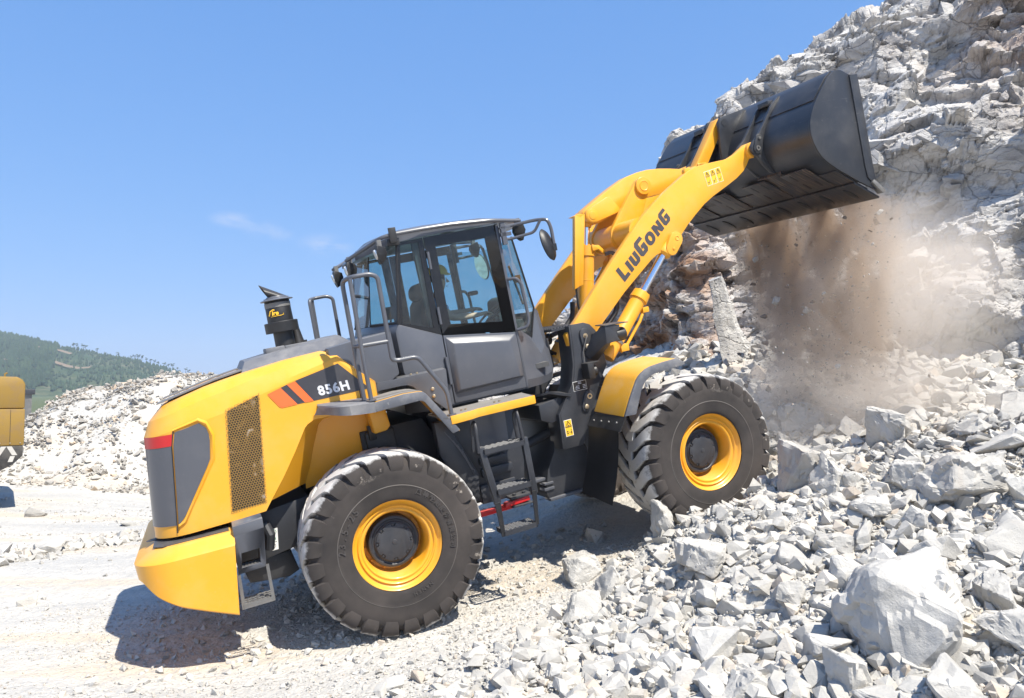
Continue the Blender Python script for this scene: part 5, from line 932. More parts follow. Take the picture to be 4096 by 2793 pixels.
def rubble(x, y):
    sd = ((x + 1.2) * 3.4 - (y - 5) * 3.2) / 4.67
    return np.clip(np.maximum(sstep(-.75, .25, sd), sstep(2.2, 2.9, x) * sstep(7.5, 8.5, y)), 0, 1)
def mound_m(x, y): return sstep(19.2, 20.4, y) * (x < 6)
def height(x, y):
    P = np.stack([x, y, 0 * x], 1); h = base_h(x, y); near = (np.abs(x) < 18) & (y > -2) & (y < 34)
    r = rubble(x, y); mm = mound_m(x, y)
    f1, _ = facet(P * 1.9 + 3.3, 5, 1.2); f2, _ = facet(P * 5.2, 9, 1.3); f3 = fbm(P * 7, 4, 3)
    f4 = fbm(P * 24, 3, 31)
    d = r * (.10 * f1 + .05 * f2) + mm * (.12 * f1 + .08 * f2) + (.012 + .03 * r) * f3 + (.006 + .008 * r) * f4 + (1 - r) * .035 * fbm(P * np.array([.5, 1.6, 1]), 3, 12)
    return h + np.where(near, d, 0)
def axis(lo, hi, step, far, g=1.22):
    a = list(np.arange(lo, hi + 1e-6, step)); s = step
    while a[-1] < far: s *= g; a.append(a[-1] + s)
    s = step
    while a[0] > -far: s *= g; a.insert(0, a[0] - s)
    return np.array(a)
def np_mesh(name, V, F, mat, smooth=True, sharp=None):
    me = bpy.data.meshes.new(name); me.vertices.add(len(V)); me.vertices.foreach_set('co', np.ascontiguousarray(V, dtype=np.float32).ravel())
    F = np.asarray(F, dtype=np.int32); k = F.shape[1]; me.loops.add(F.size); me.loops.foreach_set('vertex_index', F.ravel()); me.polygons.add(len(F))
    me.polygons.foreach_set('loop_start', np.arange(0, F.size, k, dtype=np.int32)); me.polygons.foreach_set('use_smooth', np.full(len(F), smooth)); me.update(calc_edges=True)
    if sharp: me.set_sharp_from_angle(angle=R(sharp))
    me.materials.append(mat); return me
def quads(nu, nv):
    i = np.arange(nu - 1)[:, None] * nv + np.arange(nv - 1)[None, :]; i = i.ravel(); return np.stack([i, i + 1, i + nv + 1, i + nv], 1)
# limestone materials
def stone_mat(name, lo, hi, stain=.25, bscale=1.0, crack=True, rnd=True, bst=.8):
    m, nt, b = new_mat(name); geo = nt.nodes.new('ShaderNodeNewGeometry'); pos = geo.outputs['Position']
    n1 = noise(nt, 1.1 * bscale, 6, .6, pos); n2 = noise(nt, 6 * bscale, 6, .65, pos); n3 = noise(nt, .8 * bscale, 5, .6, pos, 1.2); n4 = noise(nt, 38 * bscale, 4, .7, pos)
    c = mix(nt, n2.outputs[0], lo, hi)
    st = ramp(nt, n3.outputs[0], [(.60, (0, 0, 0)), (.72, (stain,) * 3)])
    c = mix(nt, st.outputs[0], c, (.55, .42, .30))
    g = ramp(nt, n1.outputs[0], [(.36, (.45,) * 3), (.52, (0, 0, 0))]); c = mix(nt, g.outputs[0], c, tuple(v * .62 for v in lo))
    if rnd:
        oi = nt.nodes.new('ShaderNodeObjectInfo'); c = mix(nt, ramp(nt, oi.outputs['Random'], [(0, (.0,) * 3), (1, (.42,) * 3)]).outputs[0], c, tuple(v * .72 for v in lo))
    else:
        oi = nt.nodes.new('ShaderNodeAttribute'); oi.attribute_name = 'tone'; c = mix(nt, ramp(nt, oi.outputs['Fac'], [(0, (.55,) * 3), (.45, (0, 0, 0)), (.86, (0, 0, 0)), (.9, (.0, 0, 0))]).outputs[0], c, tuple(v * .66 for v in lo)); c = mix(nt, ramp(nt, oi.outputs['Fac'], [(.86, (0, 0, 0)), (.97, (stain * 2.6,) * 3)]).outputs[0], c, (.52, .42, .32))
    nt.links.new(c, b.inputs['Base Color']); b.inputs['Roughness'].default_value = .92; b.inputs['Specular IOR Level'].default_value = .25
    h = math_(nt, 'ADD', n2.outputs[0], math_(nt, 'MULTIPLY', n4.outputs[0], .35))
    bump(nt, b, h, bst, .035 / bscale); return m
ROCK = stone_mat('limestone_block', (.43, .415, .385), (.62, .595, .545), .25, 2.2)
GRAVEL = stone_mat('limestone_gravel', (.42, .405, .375), (.61, .585, .535), .24, 3, rnd=False)
MOUND = stone_mat('dumped_limestone', (.34, .325, .30), (.52, .485, .43), .5, .9, rnd=False)
# cliff
CLIFF, nt, b = new_mat('quarry_face_rock'); geo = nt.nodes.new('ShaderNodeNewGeometry'); pos = geo.outputs['Position']
mp = N(nt, 'ShaderNodeMapping'); mp.inputs['Rotation'].default_value = (.25, .35, .2); mp.inputs['Scale'].default_value = (1, 1, 2.2); nt.links.new(pos, mp.inputs[0])
n1 = noise(nt, .9, 7, .62, mp.outputs[0], .6); n2 = noise(nt, 5, 7, .7, mp.outputs[0]); n3 = noise(nt, .55, 6, .62, pos, 1.5); n4 = noise(nt, 26, 4, .7, pos)
c = ramp(nt, n1.outputs[0], [(.30, (.25, .247, .243)), (.44, (.42, .412, .40)), (.60, (.61, .595, .565))]).outputs[0]
c = mix(nt, ramp(nt, n2.outputs[0], [(.35, (.4,) * 3), (.52, (0, 0, 0))]).outputs[0], c, (.30, .295, .295))
sx = nt.nodes.new('ShaderNodeSeparateXYZ'); nt.links.new(pos, sx.inputs[0])
at = nt.nodes.new('ShaderNodeAttribute'); at.attribute_name = 'stain'
br = math_(nt, 'MULTIPLY', at.outputs['Fac'], ramp(nt, n3.outputs[0], [(.42, (.10,) * 3), (.56, (1, 1, 1))]).outputs[0])
c = mix(nt, br, c, (.30, .165, .09))
wv = noise(nt, 1.6, 4, .6, pos); va = nt.nodes.new('ShaderNodeVectorMath'); va.operation = 'MULTIPLY_ADD'; nt.links.new(wv.outputs['Color'], va.inputs[0]); va.inputs[1].default_value = (.5, .5, .5); nt.links.new(mp.outputs[0], va.inputs[2])
ve = N(nt, 'ShaderNodeTexVoronoi', _feature='DISTANCE_TO_EDGE', Scale=.85); nt.links.new(va.outputs[0], ve.inputs['Vector']); vf = N(nt, 'ShaderNodeTexVoronoi', _feature='DISTANCE_TO_EDGE', Scale=2.3); nt.links.new(va.outputs[0], vf.inputs['Vector'])
e1 = ramp(nt, ve.outputs['Distance'], [(.0, (.6,) * 3), (.013, (0, 0, 0))]); e2 = ramp(nt, vf.outputs['Distance'], [(.0, (.25,) * 3), (.02, (0, 0, 0))]); crkm = math_(nt, 'MAXIMUM', e1.outputs[0], e2.outputs[0])
c = mix(nt, math_(nt, 'MULTIPLY', crkm, ramp(nt, n1.outputs[0], [(.40, (1, 1, 1)), (.60, (.25,) * 3)]).outputs[0]), c, (.10, .095, .09))
jt = nt.nodes.new('ShaderNodeAttribute'); jt.attribute_name = 'joint'
c = mix(nt, math_(nt, 'MULTIPLY', jt.outputs['Fac'], .65), c, (.12, .11, .10))
nt.links.new(c, b.inputs['Base Color']); b.inputs['Roughness'].default_value = .9; b.inputs['Specular IOR Level'].default_value = .3
bump(nt, b, math_(nt, 'SUBTRACT', math_(nt, 'ADD', n2.outputs[0], math_(nt, 'MULTIPLY', n4.outputs[0], .4)), math_(nt, 'MULTIPLY', crkm, 1.2)), .75, .06)
# ground
GROUND, nt, b = new_mat('crushed_stone_ground'); geo = nt.nodes.new('ShaderNodeNewGeometry'); pos = geo.outputs['Position']
mp = N(nt, 'ShaderNodeMapping'); mp.inputs['Scale'].default_value = (.25, 1.3, 1); mp.inputs['Rotation'].default_value = (0, 0, .12); nt.links.new(pos, mp.inputs[0])
n1 = noise(nt, .9, 6, .6, mp.outputs[0], .4); n2 = noise(nt, 9, 6, .7, pos); n3 = noise(nt, 45, 4, .7, pos)
vo = N(nt, 'ShaderNodeTexVoronoi', Scale=34); nt.links.new(pos, vo.inputs['Vector'])
vo2 = N(nt, 'ShaderNodeTexVoronoi', Scale=13); nt.links.new(pos, vo2.inputs['Vector'])
c = ramp(nt, n1.outputs[0], [(.38, (.43, .42, .395)), (.52, (.52, .495, .45)), (.62, (.52, .455, .37))]).outputs[0]
vc = nt.nodes.new('ShaderNodeSeparateColor'); nt.links.new(vo.outputs['Color'], vc.inputs[0])
c = mix(nt, ramp(nt, vc.outputs[0], [(.0, (.35,) * 3), (.5, (0, 0, 0))]).outputs[0], c, (.34, .33, .315)); c = mix(nt, ramp(nt, n2.outputs[0], [(.36, (.6,) * 3), (.5, (0, 0, 0))]).outputs[0], c, (.37, .36, .34))
sy = nt.nodes.new('ShaderNodeSeparateXYZ'); nt.links.new(pos, sy.inputs[0])
c = mix(nt, ramp(nt, math_(nt, 'DIVIDE', sy.outputs[1], 400), [(.10, (0, 0, 0)), (.25, (1, 1, 1))]).outputs[0], c, (.10, .12, .06))
nt.links.new(c, b.inputs['Base Color']); b.inputs['Roughness'].default_value = .95; b.inputs['Specular IOR Level'].default_value = .2
h = math_(nt, 'ADD', math_(nt, 'MULTIPLY', vo.outputs['Distance'], -.6), math_(nt, 'ADD', n2.outputs[0], math_(nt, 'MULTIPLY', vo2.outputs['Distance'], -.8)))
bump(nt, b, math_(nt, 'ADD', h, math_(nt, 'MULTIPLY', n3.outputs[0], .4)), .55, .035)
gx = np.unique(np.concatenate([axis(-8, 8, .045, 3000)])); gy = axis(3.5, 14, .045, 1200, 1.12)
gx = axis(-9, 7.5, .045, 1200, 1.16)
X, Y = np.meshgrid(gx, gy, indexing='ij'); V = np.stack([X.ravel(), Y.ravel(), height(X.ravel(), Y.ravel())], 1)
g_me = np_mesh('ground', V, quads(len(gx), len(gy)), GROUND, True, 38); tag(link(bpy.data.objects.new('ground', g_me)), None, None, kind='structure')
# ---- quarry face
bs = np.array([(-1.5, 21, 1.2), (1.5, 17.2, 1.8), (2.35, 15.4, 2.0), (3.25, 13.8, 2.2), (4.5, 13.3, 2.3), (6.0, 12.8, 2.3), (7.6, 11.6, 2.1), (9.6, 9.2, 1.8), (12.5, 5, 1.2)])
tp = np.array([(1.5, 24, 4.5), (3.35, 19.0, 6.2), (3.75, 18.0, 8.0), (4.5, 17.4, 8.9), (5.8, 17.3, 9.35), (8.2, 17.0, 10.6), (10.4, 15.4, 11.6), (12.8, 12, 11.8), (16, 7, 11.5)])
us = np.array([0, .10, .22, .34, .45, .58, .72, .86, 1.0]); NU, NV = 560, 470
def plan_(u, P): return np.stack([np.interp(u, us, P[:, k]) for k in range(3)], 1)
u = np.linspace(.02, 1, NU); w0_ = np.linspace(0, 1, NV); B = plan_(u, bs); T_ = plan_(u, tp)
vv = np.r_[np.linspace(-.12, 1, NV - 90), np.linspace(1.006, 1.9, 90)]
UU, VV = np.meshgrid(np.arange(NU), vv, indexing='ij'); uf = u[UU]
hv = np.where(VV < 1, np.sign(VV) * np.abs(VV) ** (1.25 - .35 * sstep(.5, .9, uf)), 1 + (VV - 1) * 2.2); zv = np.where(VV < 1, VV, 1 + (VV - 1) * .12)
bow = .9 * np.sin(np.clip(VV, 0, 1) * math.pi) * (.3 + .7 * sstep(.5, .8, uf))
Pc = np.stack([B[UU, 0] + (T_[UU, 0] - B[UU, 0]) * hv, B[UU, 1] + (T_[UU, 1] - B[UU, 1]) * hv, B[UU, 2] + (T_[UU, 2] - B[UU, 2]) * zv], 2)
du = np.gradient(Pc, axis=0); dv = np.gradient(Pc, axis=1); nn = np.cross(du, dv); nn /= np.linalg.norm(nn, axis=2, keepdims=True) + 1e-9
if nn[NU // 2, NV // 3, 1] > 0: nn = -nn
nn = nn * .6 + np.array([-.12, -.6, .05]) * .4; nn /= np.linalg.norm(nn, axis=2, keepdims=True)
Q = Pc.reshape(-1, 3); Rr = np.array(Matrix.Rotation(.16, 3, 'Y') @ Matrix.Rotation(.55, 3, 'Z') @ Matrix.Rotation(.12, 3, 'X')); Qr = Q @ Rr.T
warp = np.stack([fbm(Q * .8, 3, 40), fbm(Q * .8, 3, 41), fbm(Q * .8, 3, 42)], 1) * .16
f1, j1 = facet((Qr + warp) * np.array([.40, .52, .46]), 50, 2.3, .95, .7, False, 9.0); f2, j2 = facet((Qr + warp) * np.array([1.0, 1.25, 1.4]), 60, 2.2, .95, .7, True, 0)
uflat = uf.reshape(-1); vflat = VV.reshape(-1); fine = .55 + .45 * sstep(.15, .5, vflat); smo0 = .45 + .55 * sstep(-.15, .15, fbm(Q * .45, 3, 96))
f2b, _ = facet((Qr + warp) * np.array([1.0, 1.25, 1.4]), 60, 2.2, .95, .7, False, 26.0)
Q = Q + nn.reshape(-1, 3) * (.85 * f1 + .16 * f2 * fine * smo0 + .26 * f2b + .25 * fbm(Q * .35, 3, 91))[:, None]; Qr = Q @ Rr.T
f3, j3 = facet((Qr + warp * .3) * np.array([2.4, 3.0, 3.6]), 70, 2.6, .95, .6, True); f4, j4 = facet(Qr * np.array([7, 8, 10.5]), 80, 2.4, .95, .6, True); smo = .30 + .70 * sstep(-.10, .20, fbm(Q * .6, 3, 95))
crk = .03 * np.exp(-(j3 / .03) ** 2)
gnb = np.cross(np.gradient(Q.reshape(NU, NV, 3), axis=0), np.gradient(Q.reshape(NU, NV, 3), axis=1)); gnb /= np.linalg.norm(gnb, axis=2, keepdims=True) + 1e-9; gnb = gnb if gnb[NU // 2, NV // 3, 1] < 0 else -gnb
for _ in range(5): gnb = gnb + np.roll(gnb, 1, 0) + np.roll(gnb, -1, 0) + np.roll(gnb, 1, 1) + np.roll(gnb, -1, 1); gnb /= np.linalg.norm(gnb, axis=2, keepdims=True) + 1e-9
nn = nn * .45 + gnb * .55; nn /= np.linalg.norm(nn, axis=2, keepdims=True) + 1e-9; Q2 = Q + nn.reshape(-1, 3) * (.21 * f3 * smo + .045 * f4 * smo + .025 * fbm(Q * 4, 4, 90) - crk)[:, None]
c_me = np_mesh('cliff', Q2, quads(NU, NV), CLIFF, False)
a_ = c_me.attributes.new('stain', 'FLOAT', 'POINT'); st = np.exp(-(((Q[:, 0] - 2.75) / .95) ** 2 + ((Q[:, 2] - 3.9) / 1.9) ** 2)) * 1.2 + .7 * np.exp(-(((Q[:, 0] - 10.2) / 1.4) ** 2 + ((Q[:, 2] - 8.6) / 1.5) ** 2)) + .10
a_.data.foreach_set('value', np.clip(st, 0, 1).astype(np.float32)); a_ = c_me.attributes.new('joint', 'FLOAT', 'POINT'); a_.data.foreach_set('value', np.clip(crk * 22, 0, 1).astype(np.float32))
tag(link(bpy.data.objects.new('cliff', c_me)), None, None, kind='structure')

# ================================================================ ROCKS
def hull_rock(seed, n=15, dims=(1, .8, .7), bev=0.05, cuts=0, rough=.03, fine=.09):
    rg = random.Random(seed); bm = bmesh.new()
    for _ in range(n):
        p = Vector((rg.uniform(-1, 1), rg.uniform(-1, 1), rg.uniform(-1, 1))); m_ = max(abs(c) for c in p); q = p / m_ * rg.uniform(.86, 1.0); q = q.lerp(q.normalized(), rg.uniform(.05, .55)); bm.verts.new((q.x * dims[0] * .5, q.y * dims[1] * .5, q.z * dims[2] * .5))
    r_ = bmesh.ops.convex_hull(bm, input=bm.verts); bmesh.ops.delete(bm, geom=list({v for v in r_['geom_interior'] + r_['geom_unused'] if isinstance(v, bmesh.types.BMVert)}), context='VERTS')
    bmesh.ops.dissolve_limit(bm, angle_limit=R(9), verts=bm.verts, edges=bm.edges)
    if bev: bmesh.ops.bevel(bm, geom=[e for e in bm.edges if e.calc_face_angle(0) > R(18)], offset=bev * min(dims) , segments=1, profile=.5, affect='EDGES', clamp_overlap=True)
    bmesh.ops.triangulate(bm, faces=bm.faces)
    for _ in range(cuts): bmesh.ops.subdivide_edges(bm, edges=[e for e in bm.edges if e.calc_length() > fine], cuts=1, use_grid_fill=True); bmesh.ops.triangulate(bm, faces=bm.faces)
    bm.normal_update(); V = np.array([v.co for v in bm.verts]); Nn = np.array([v.normal for v in bm.verts])
    if rough:
        f_, j_ = facet(V * 3.2 + seed * 3.7, seed, 1.4); g_, _ = facet(V * 8 + seed, seed + 9, 1.8); d = rough * (1.2 * f_ + fbm(V * 4 + seed, 4, seed) + .35 * g_) + rough * .4 * fbm(V * 14 + seed, 3, seed + 5); V = V + Nn * d[:, None]
    for v, c_ in zip(bm.verts, V): v.co = c_
    me = bpy.data.meshes.new('rock'); bm.to_mesh(me); bm.free(); me.polygons.foreach_set('use_smooth', [True] * len(me.polygons)); me.set_sharp_from_angle(angle=R(13)); me.materials.append(ROCK); return me
rng = random.Random(7)
def hz(x, y): return float(height(np.array([float(x)]), np.array([float(y)]))[0])
# boulders one can point to: name position (world), size, turn, label
HERO_POS = [
    (2.69, 5.25, 0.77, (1, 0.9, 0.95), 'huge pale boulder with a smooth dusty face, largest rock at the lower right'),
    (3.06, 4.93, 0.41, (1, 0.9, 0.8), 'blocky white boulder just right of the huge pale boulder'),
    (4.05, 7.25, 0.81, (1, 0.7, 0.5), 'wide tilted grey slab with a brown lower edge on the slope top'),
    (2.94, 8.04, 0.63, (0.8, 0.8, 1), 'tall cracked pale block standing right of the front wheel'),
    (3.10, 7.72, 0.56, (0.85, 0.8, 1), 'grey shaded block leaning on the tall cracked block right of the front wheel'),
    (3.95, 8.55, 0.52, (0.7, 0.8, 1.1), 'steep pointed white block standing in the drifting dust'),
    (3.78, 10.41, 0.57, (1, 0.8, 0.75), 'dusty pale block half veiled by dust below the falling dirt'),
    (1.93, 9.16, 0.36, (1, 0.9, 0.95), 'pinkish square rock resting against the front tyre'),
    (1.51, 8.10, 0.36, (0.6, 0.7, 1.3), 'narrow white shard standing upright before the front tyre'),
    (1.46, 5.06, 0.39, (1, 0.9, 0.65), 'broad smooth white boulder cut by the bottom edge of the picture'),
    (2.04, 4.87, 0.29, (0.95, 0.9, 1), 'cube-like white boulder below the huge pale boulder'),
    (3.26, 5.48, 0.41, (1, 0.55, 0.7), 'long grey boulder lying slanted at the right edge'),
    (3.34, 6.65, 0.28, (0.8, 0.8, 1.1), 'upright white block above the huge pale boulder'),
    (1.66, 7.12, 0.45, (1, 0.8, 0.7), 'broad flat white rock below the pinkish square rock'),
    (3.19, 7.66, 0.43, (1, 0.75, 0.65), 'grey angular rock below the leaning shaded block'),
    (3.65, 7.49, 0.42, (1, 0.8, 0.65), 'light grey rock at the lower left of the wide tilted slab'),
    (3.09, 6.99, 0.32, (1, 0.8, 0.65), 'medium pale grey rock in the middle of the rubble slope'),
    (0.89, 7.43, 0.31, (0.8, 0.8, 1.05), 'upright white rock at the left foot of the rubble slope'),
    (0.61, 7.19, 0.34, (1, 0.85, 0.9), 'smooth white rounded rock at the foot of the slope nearest the rear tyre'),
    (0.67, 8.04, 0.39, (1, 0.85, 0.75), 'cracked white rock at the edge of the loader shadow'),
    (0.95, 9.16, 0.27, (0.8, 0.8, 1), 'small pale rock at the shadow edge under the loader'),
    (2.65, 6.69, 0.31, (1, 0.8, 0.7), 'dark faced grey rock left of the huge pale boulder'),
    (4.28, 6.90, 0.31, (0.9, 0.8, 0.9), 'pale rock wedged under the right end of the tilted slab'),
    (2.08, 6.09, 0.25, (1, 0.9, 0.8), 'squat white rock left of the huge pale boulder'),
]
for k, (x, y, s, dm, lb) in enumerate(HERO_POS):
    me = hull_rock(900 + k, 13, dm, .02, 4 if s > .38 else 3, .034, .045 if s > .38 else .07) 
    if k == 0:
        for v in me.vertices: f_ = 1.16 - .62 * v.co.z; v.co.x *= f_; v.co.y *= f_
    o = bpy.data.objects.new('boulder' if s > .38 else 'rock', me); COL.objects.link(o)
    o.location = (x, y, hz(x, y) + s * dm[2] * (.16 if k == 0 else .24)); s *= 1.32 if k == 0 else 1.2 if k < 4 else 1.12; o.scale = (s, s, s); o.rotation_euler = (rng.uniform(-.2, .2), rng.uniform(-.2, .2), rng.uniform(0, 6.28)); tag(o, lb, 'boulder' if s > .38 else 'rock')
# many look-alike blocks on the slope: individuals
shapes = [hull_rock(200 + k, rng.choice((9, 10, 12, 14)), (1, rng.uniform(.6, .95), rng.uniform(.5, .85)), .025, 2, .03) for k in range(26)]
def scatter_rock(x, y, s, label, group, sink=.22, data=None, name='rock'):
    o = bpy.data.objects.new(name, data or rng.choice(shapes)); COL.objects.link(o); o.location = (x, y, hz(x, y) + s * (.32 - sink) * .9); o.scale = (s, s * rng.uniform(.85, 1.15), s * rng.uniform(.8, 1.15)); o.rotation_euler = (rng.uniform(-.6, .6), rng.uniform(-.6, .6), rng.uniform(0, 6.28))
    return tag(o, label, 'rock', group)
def in_frame(x, y, z):
    px = 512 + 800 * x / y; py = 349 - 800 * ((z - 2.12) / y - .054); return -30 < px < 1054 and -20 < py < 720
occ = [(h_[0], h_[1], h_[2] * .55) for h_ in HERO_POS]
occ += [(2.09, 8.71, .9), (2.3, 8.75, .75), (1.6, 8.6, .55), (2.6, 9.0, .7)]
n_ind = 0; tries = 0
while n_ind < 238 and tries < 14000:
    tries += 1; x, y = rng.uniform(-1.2, 7), rng.uniform(4.3, 11.8); rb = float(rubble(np.array([x]), np.array([y]))[0])
    if rb < .55 or (x < 2.6 and y > 8.2): continue
    sd = ((x + 1.2) * 3.4 - (y - 5) * 3.2) / 4.67
    big = min(1, max(0, (sd - .3) / 2.2)) if y < 8.4 else .8
    s = (.11 + .13 * big) * (1 + 1.6 * rng.random() ** 2.6) * (1.0 + .4 * big)
    s *= .62 + .38 * min(1, max(0, (y - 4.6) / 1.2))
    if not in_frame(x, y, hz(x, y)): continue
    if any((x - a) ** 2 + (y - b_) ** 2 < (r_ * .85 + s * .36) ** 2 for a, b_, r_ in occ): continue
    occ.append((x, y, s * .42)); n_ind += 1
    scatter_rock(x, y, s, 'angular whitish quarry rock lying loose among the rubble of the slope right of the loader', 'loose rocks on the rubble slope')
for k in range(30):
    x = -8.3 + 3.0 * rng.random(); y = 11.2 + 1.5 * (x + 7.2) + rng.gauss(0, .45); s = .2 + .42 * rng.random() ** 1.8
    scatter_rock(x, y, s, 'pale rock lying in the low ridge of stones behind the tail of the loader', 'stones of the low ridge')
for x, y, s, lb in ((-3.9, 10.2, .2, 0), (-9.2, 15.6, .5, 0), (-6.9, 14.6, .45, 0), (-8.7, 17.0, .5, 0), (-5.3, 8.9, .22, 0)):
    scatter_rock(x, y, s, 'single pale stone lying flat on the haul road left of the loader', 'single stones on the haul road', .3)
# small stones: nobody could count them
def merged(name, mat, pts, sizes, seed, nt_=9, npt=9, flat=.75, turn=None, tilt=.45):
    rg = np.random.default_rng(seed); tem = []
    for k in range(nt_):
        bm = bmesh.new()
        for p in rg.normal(size=(npt, 3)): q = p / np.abs(p).max() * rg.uniform(.8, 1); bm.verts.new(q * (.5, .5 * rg.uniform(.6, 1), .5 * flat * rg.uniform(.6, 1)))
        r_ = bmesh.ops.convex_hull(bm, input=bm.verts); bmesh.ops.delete(bm, geom=list({v for v in r_['geom_interior'] + r_['geom_unused'] if isinstance(v, bmesh.types.BMVert)}), context='VERTS'); bmesh.ops.triangulate(bm, faces=bm.faces); bm.verts.index_update()
        tem.append((np.array([v.co for v in bm.verts]), np.array([[v.index for v in f.verts] for f in bm.faces]))); bm.free()
    pts = np.asarray(pts); sizes = np.asarray(sizes); VS = []; FS = []; TS = []; o_ = 0; which = rg.integers(0, nt_, len(pts))
    for k in range(nt_):
        idx = np.where(which == k)[0]
        if not len(idx): continue
        v, f = tem[k]; a = rg.uniform(0, 6.28, len(idx)) if turn is None else rg.normal(turn, .4, len(idx)); t1 = rg.normal(0, tilt, len(idx)); t2 = rg.normal(0, tilt, len(idx)); P = np.repeat(v[None], len(idx), 0)
        def rot(P, ang, i, j): c, s = np.cos(ang)[:, None], np.sin(ang)[:, None]; A, B_ = P[:, :, i].copy(), P[:, :, j].copy(); P[:, :, i] = A * c - B_ * s; P[:, :, j] = A * s + B_ * c
        rot(P, t1, 1, 2); rot(P, t2, 0, 2); rot(P, a, 0, 1); P = P * sizes[idx][:, None, None] + pts[idx][:, None, :]
        VS.append(P.reshape(-1, 3)); TS.append(np.repeat(rg.random(len(idx)), len(v))); FS.append((f[None] + (np.arange(len(idx)) * len(v))[:, None, None]).reshape(-1, 3) + o_); o_ += len(idx) * len(v)
    me = np_mesh(name, np.concatenate(VS), np.concatenate(FS), mat, False); a_ = me.attributes.new('tone', 'FLOAT', 'POINT'); a_.data.foreach_set('value', np.concatenate(TS).astype(np.float32)); return bpy.data.objects.new(name, me)
rn = np.random.default_rng(11)
def scat(n, x0, x1, y0, y1, s0, s1, pw, keep, sink=.12):
    x = rn.uniform(x0, x1, n); y = y0 + (y1 - y0) * rn.random(n); k = keep(x, y) > rn.random(n); x, y = x[k], y[k]; s = s0 + (s1 - s0) * rn.random(len(x)) ** pw; z = height(x, y) + s * sink; return np.stack([x, y, z], 1), s
A = [scat(20000, -1.6, 7.5, 4.2, 12.5, .03, .22, 2.4, lambda x, y: rubble(x, y) * np.where(y < 8, 1, .75)), scat(38000, -1.8, 5, 4.0, 8.8, .010, .05, 1.6, lambda x, y: np.clip(rubble(x, y) + .12, 0, 1)), scat(3200, 1.5, 8, 10.5, 14, .05, .38, 2.8, lambda x, y: 0 * x + 1.0)]
# angular blocks standing proud of the quarry face
ii = np.arange(len(Q2)); wgt = (vflat > -.02) & (vflat < 1.04) & (uflat > .05); pick = rn.choice(ii[wgt], 900, replace=False); up_ = sstep(.1, .5, vflat[pick]); sz = (.10 + (.20 + 1.0 * up_) * rn.random(900) ** 2.6) * (1 - .35 * sstep(.62, .9, uflat[pick]) * (1 - up_)); sz[:60] *= 1.5
cb_o = merged('cliff', CLIFF, Q2[pick] - nn.reshape(-1, 3)[pick] * (sz * .33)[:, None], sz, 8, 26, 13, .66, .60, .17); a_ = cb_o.data.attributes.new('stain', 'FLOAT', 'POINT'); cv = np.zeros(len(cb_o.data.vertices) * 3); cb_o.data.vertices.foreach_get('co', cv); cv = cv.reshape(-1, 3)
a_.data.foreach_set('value', np.clip(np.exp(-(((cv[:, 0] - 2.75) / 1.0) ** 2 + ((cv[:, 2] - 3.9) / 1.9) ** 2)) * 1.2 + .7 * np.exp(-(((cv[:, 0] - 10.2) / 1.4) ** 2 + ((cv[:, 2] - 8.6) / 1.5) ** 2)) + .10, 0, 1).astype(np.float32)); link(cb_o); tag(cb_o, None, None, kind='structure')
o = link(merged('rubble', GRAVEL, np.concatenate([a[0] for a in A]), np.concatenate([a[1] for a in A]), 3, 14, 14)); tag(o, 'small crushed white stones filling the slope between the larger rocks', 'rubble', kind='stuff')
DARK = stone_mat('dark_limestone', (.16, .158, .155), (.36, .35, .335), .2, 3, rnd=False)
A = scat(1500, 3.5, 6.2, 7.5, 9.0, .03, .15, 1.8, lambda x, y: np.exp(-((x - 4.7) / .95) ** 2 - ((y - 8.15) / .42) ** 2), .3)
o = link(merged('dark_rubble', DARK, A[0], A[1], 9)); tag(o, 'heap of darker grey broken stones on the slope top at the right edge', 'rubble', kind='stuff')
A = [scat(26000, -6.5, 2.0, 3.8, 9, .008, .035, 2.2, lambda x, y: (1 - rubble(x, y)) * (.25 + .75 * (vnoise(np.stack([x * .7, y * 2.2, 0 * x], 1), 77) > .5))), scat(9000, -13, 1, 7, 18, .02, .08, 2.5, lambda x, y: (1 - rubble(x, y)) * (.15 + .85 * (vnoise(np.stack([x * .4, y * 1.5, 0 * x], 1), 78) > .55))), scat(1500, -3.6, 1.2, 6.3, 9.8, .03, .11, 2.0, lambda x, y: 0 * x + .8), scat(5200, -8.6, -5.0, 9.0, 15.5, .04, .24, 2, lambda x, y: np.exp(-((y - 11.2 - 1.5 * (x + 7.2)) / .7) ** 2))]
o = link(merged('gravel', GRAVEL, np.concatenate([a[0] for a in A]), np.concatenate([a[1] for a in A]), 4, 10, 12)); tag(o, 'fine pale gravel strewn over the flat haul ground', 'gravel', kind='stuff')
A = [scat(11000, -17, 4, 18.6, 27, .05, .28, 4.5, lambda x, y: sstep(18.6, 19.6, y)), scat(24000, -17, 4, 18.8, 27, .03, .14, 1.5, lambda x, y: sstep(18.6, 19.6, y))]
o = link(merged('mound_stones', MOUND, np.concatenate([a[0] for a in A]), np.concatenate([a[1] for a in A]), 5, 12)); tag(o, 'dumped whitish and tan stones covering the long mound behind the loader', 'stone mound', kind='stuff')
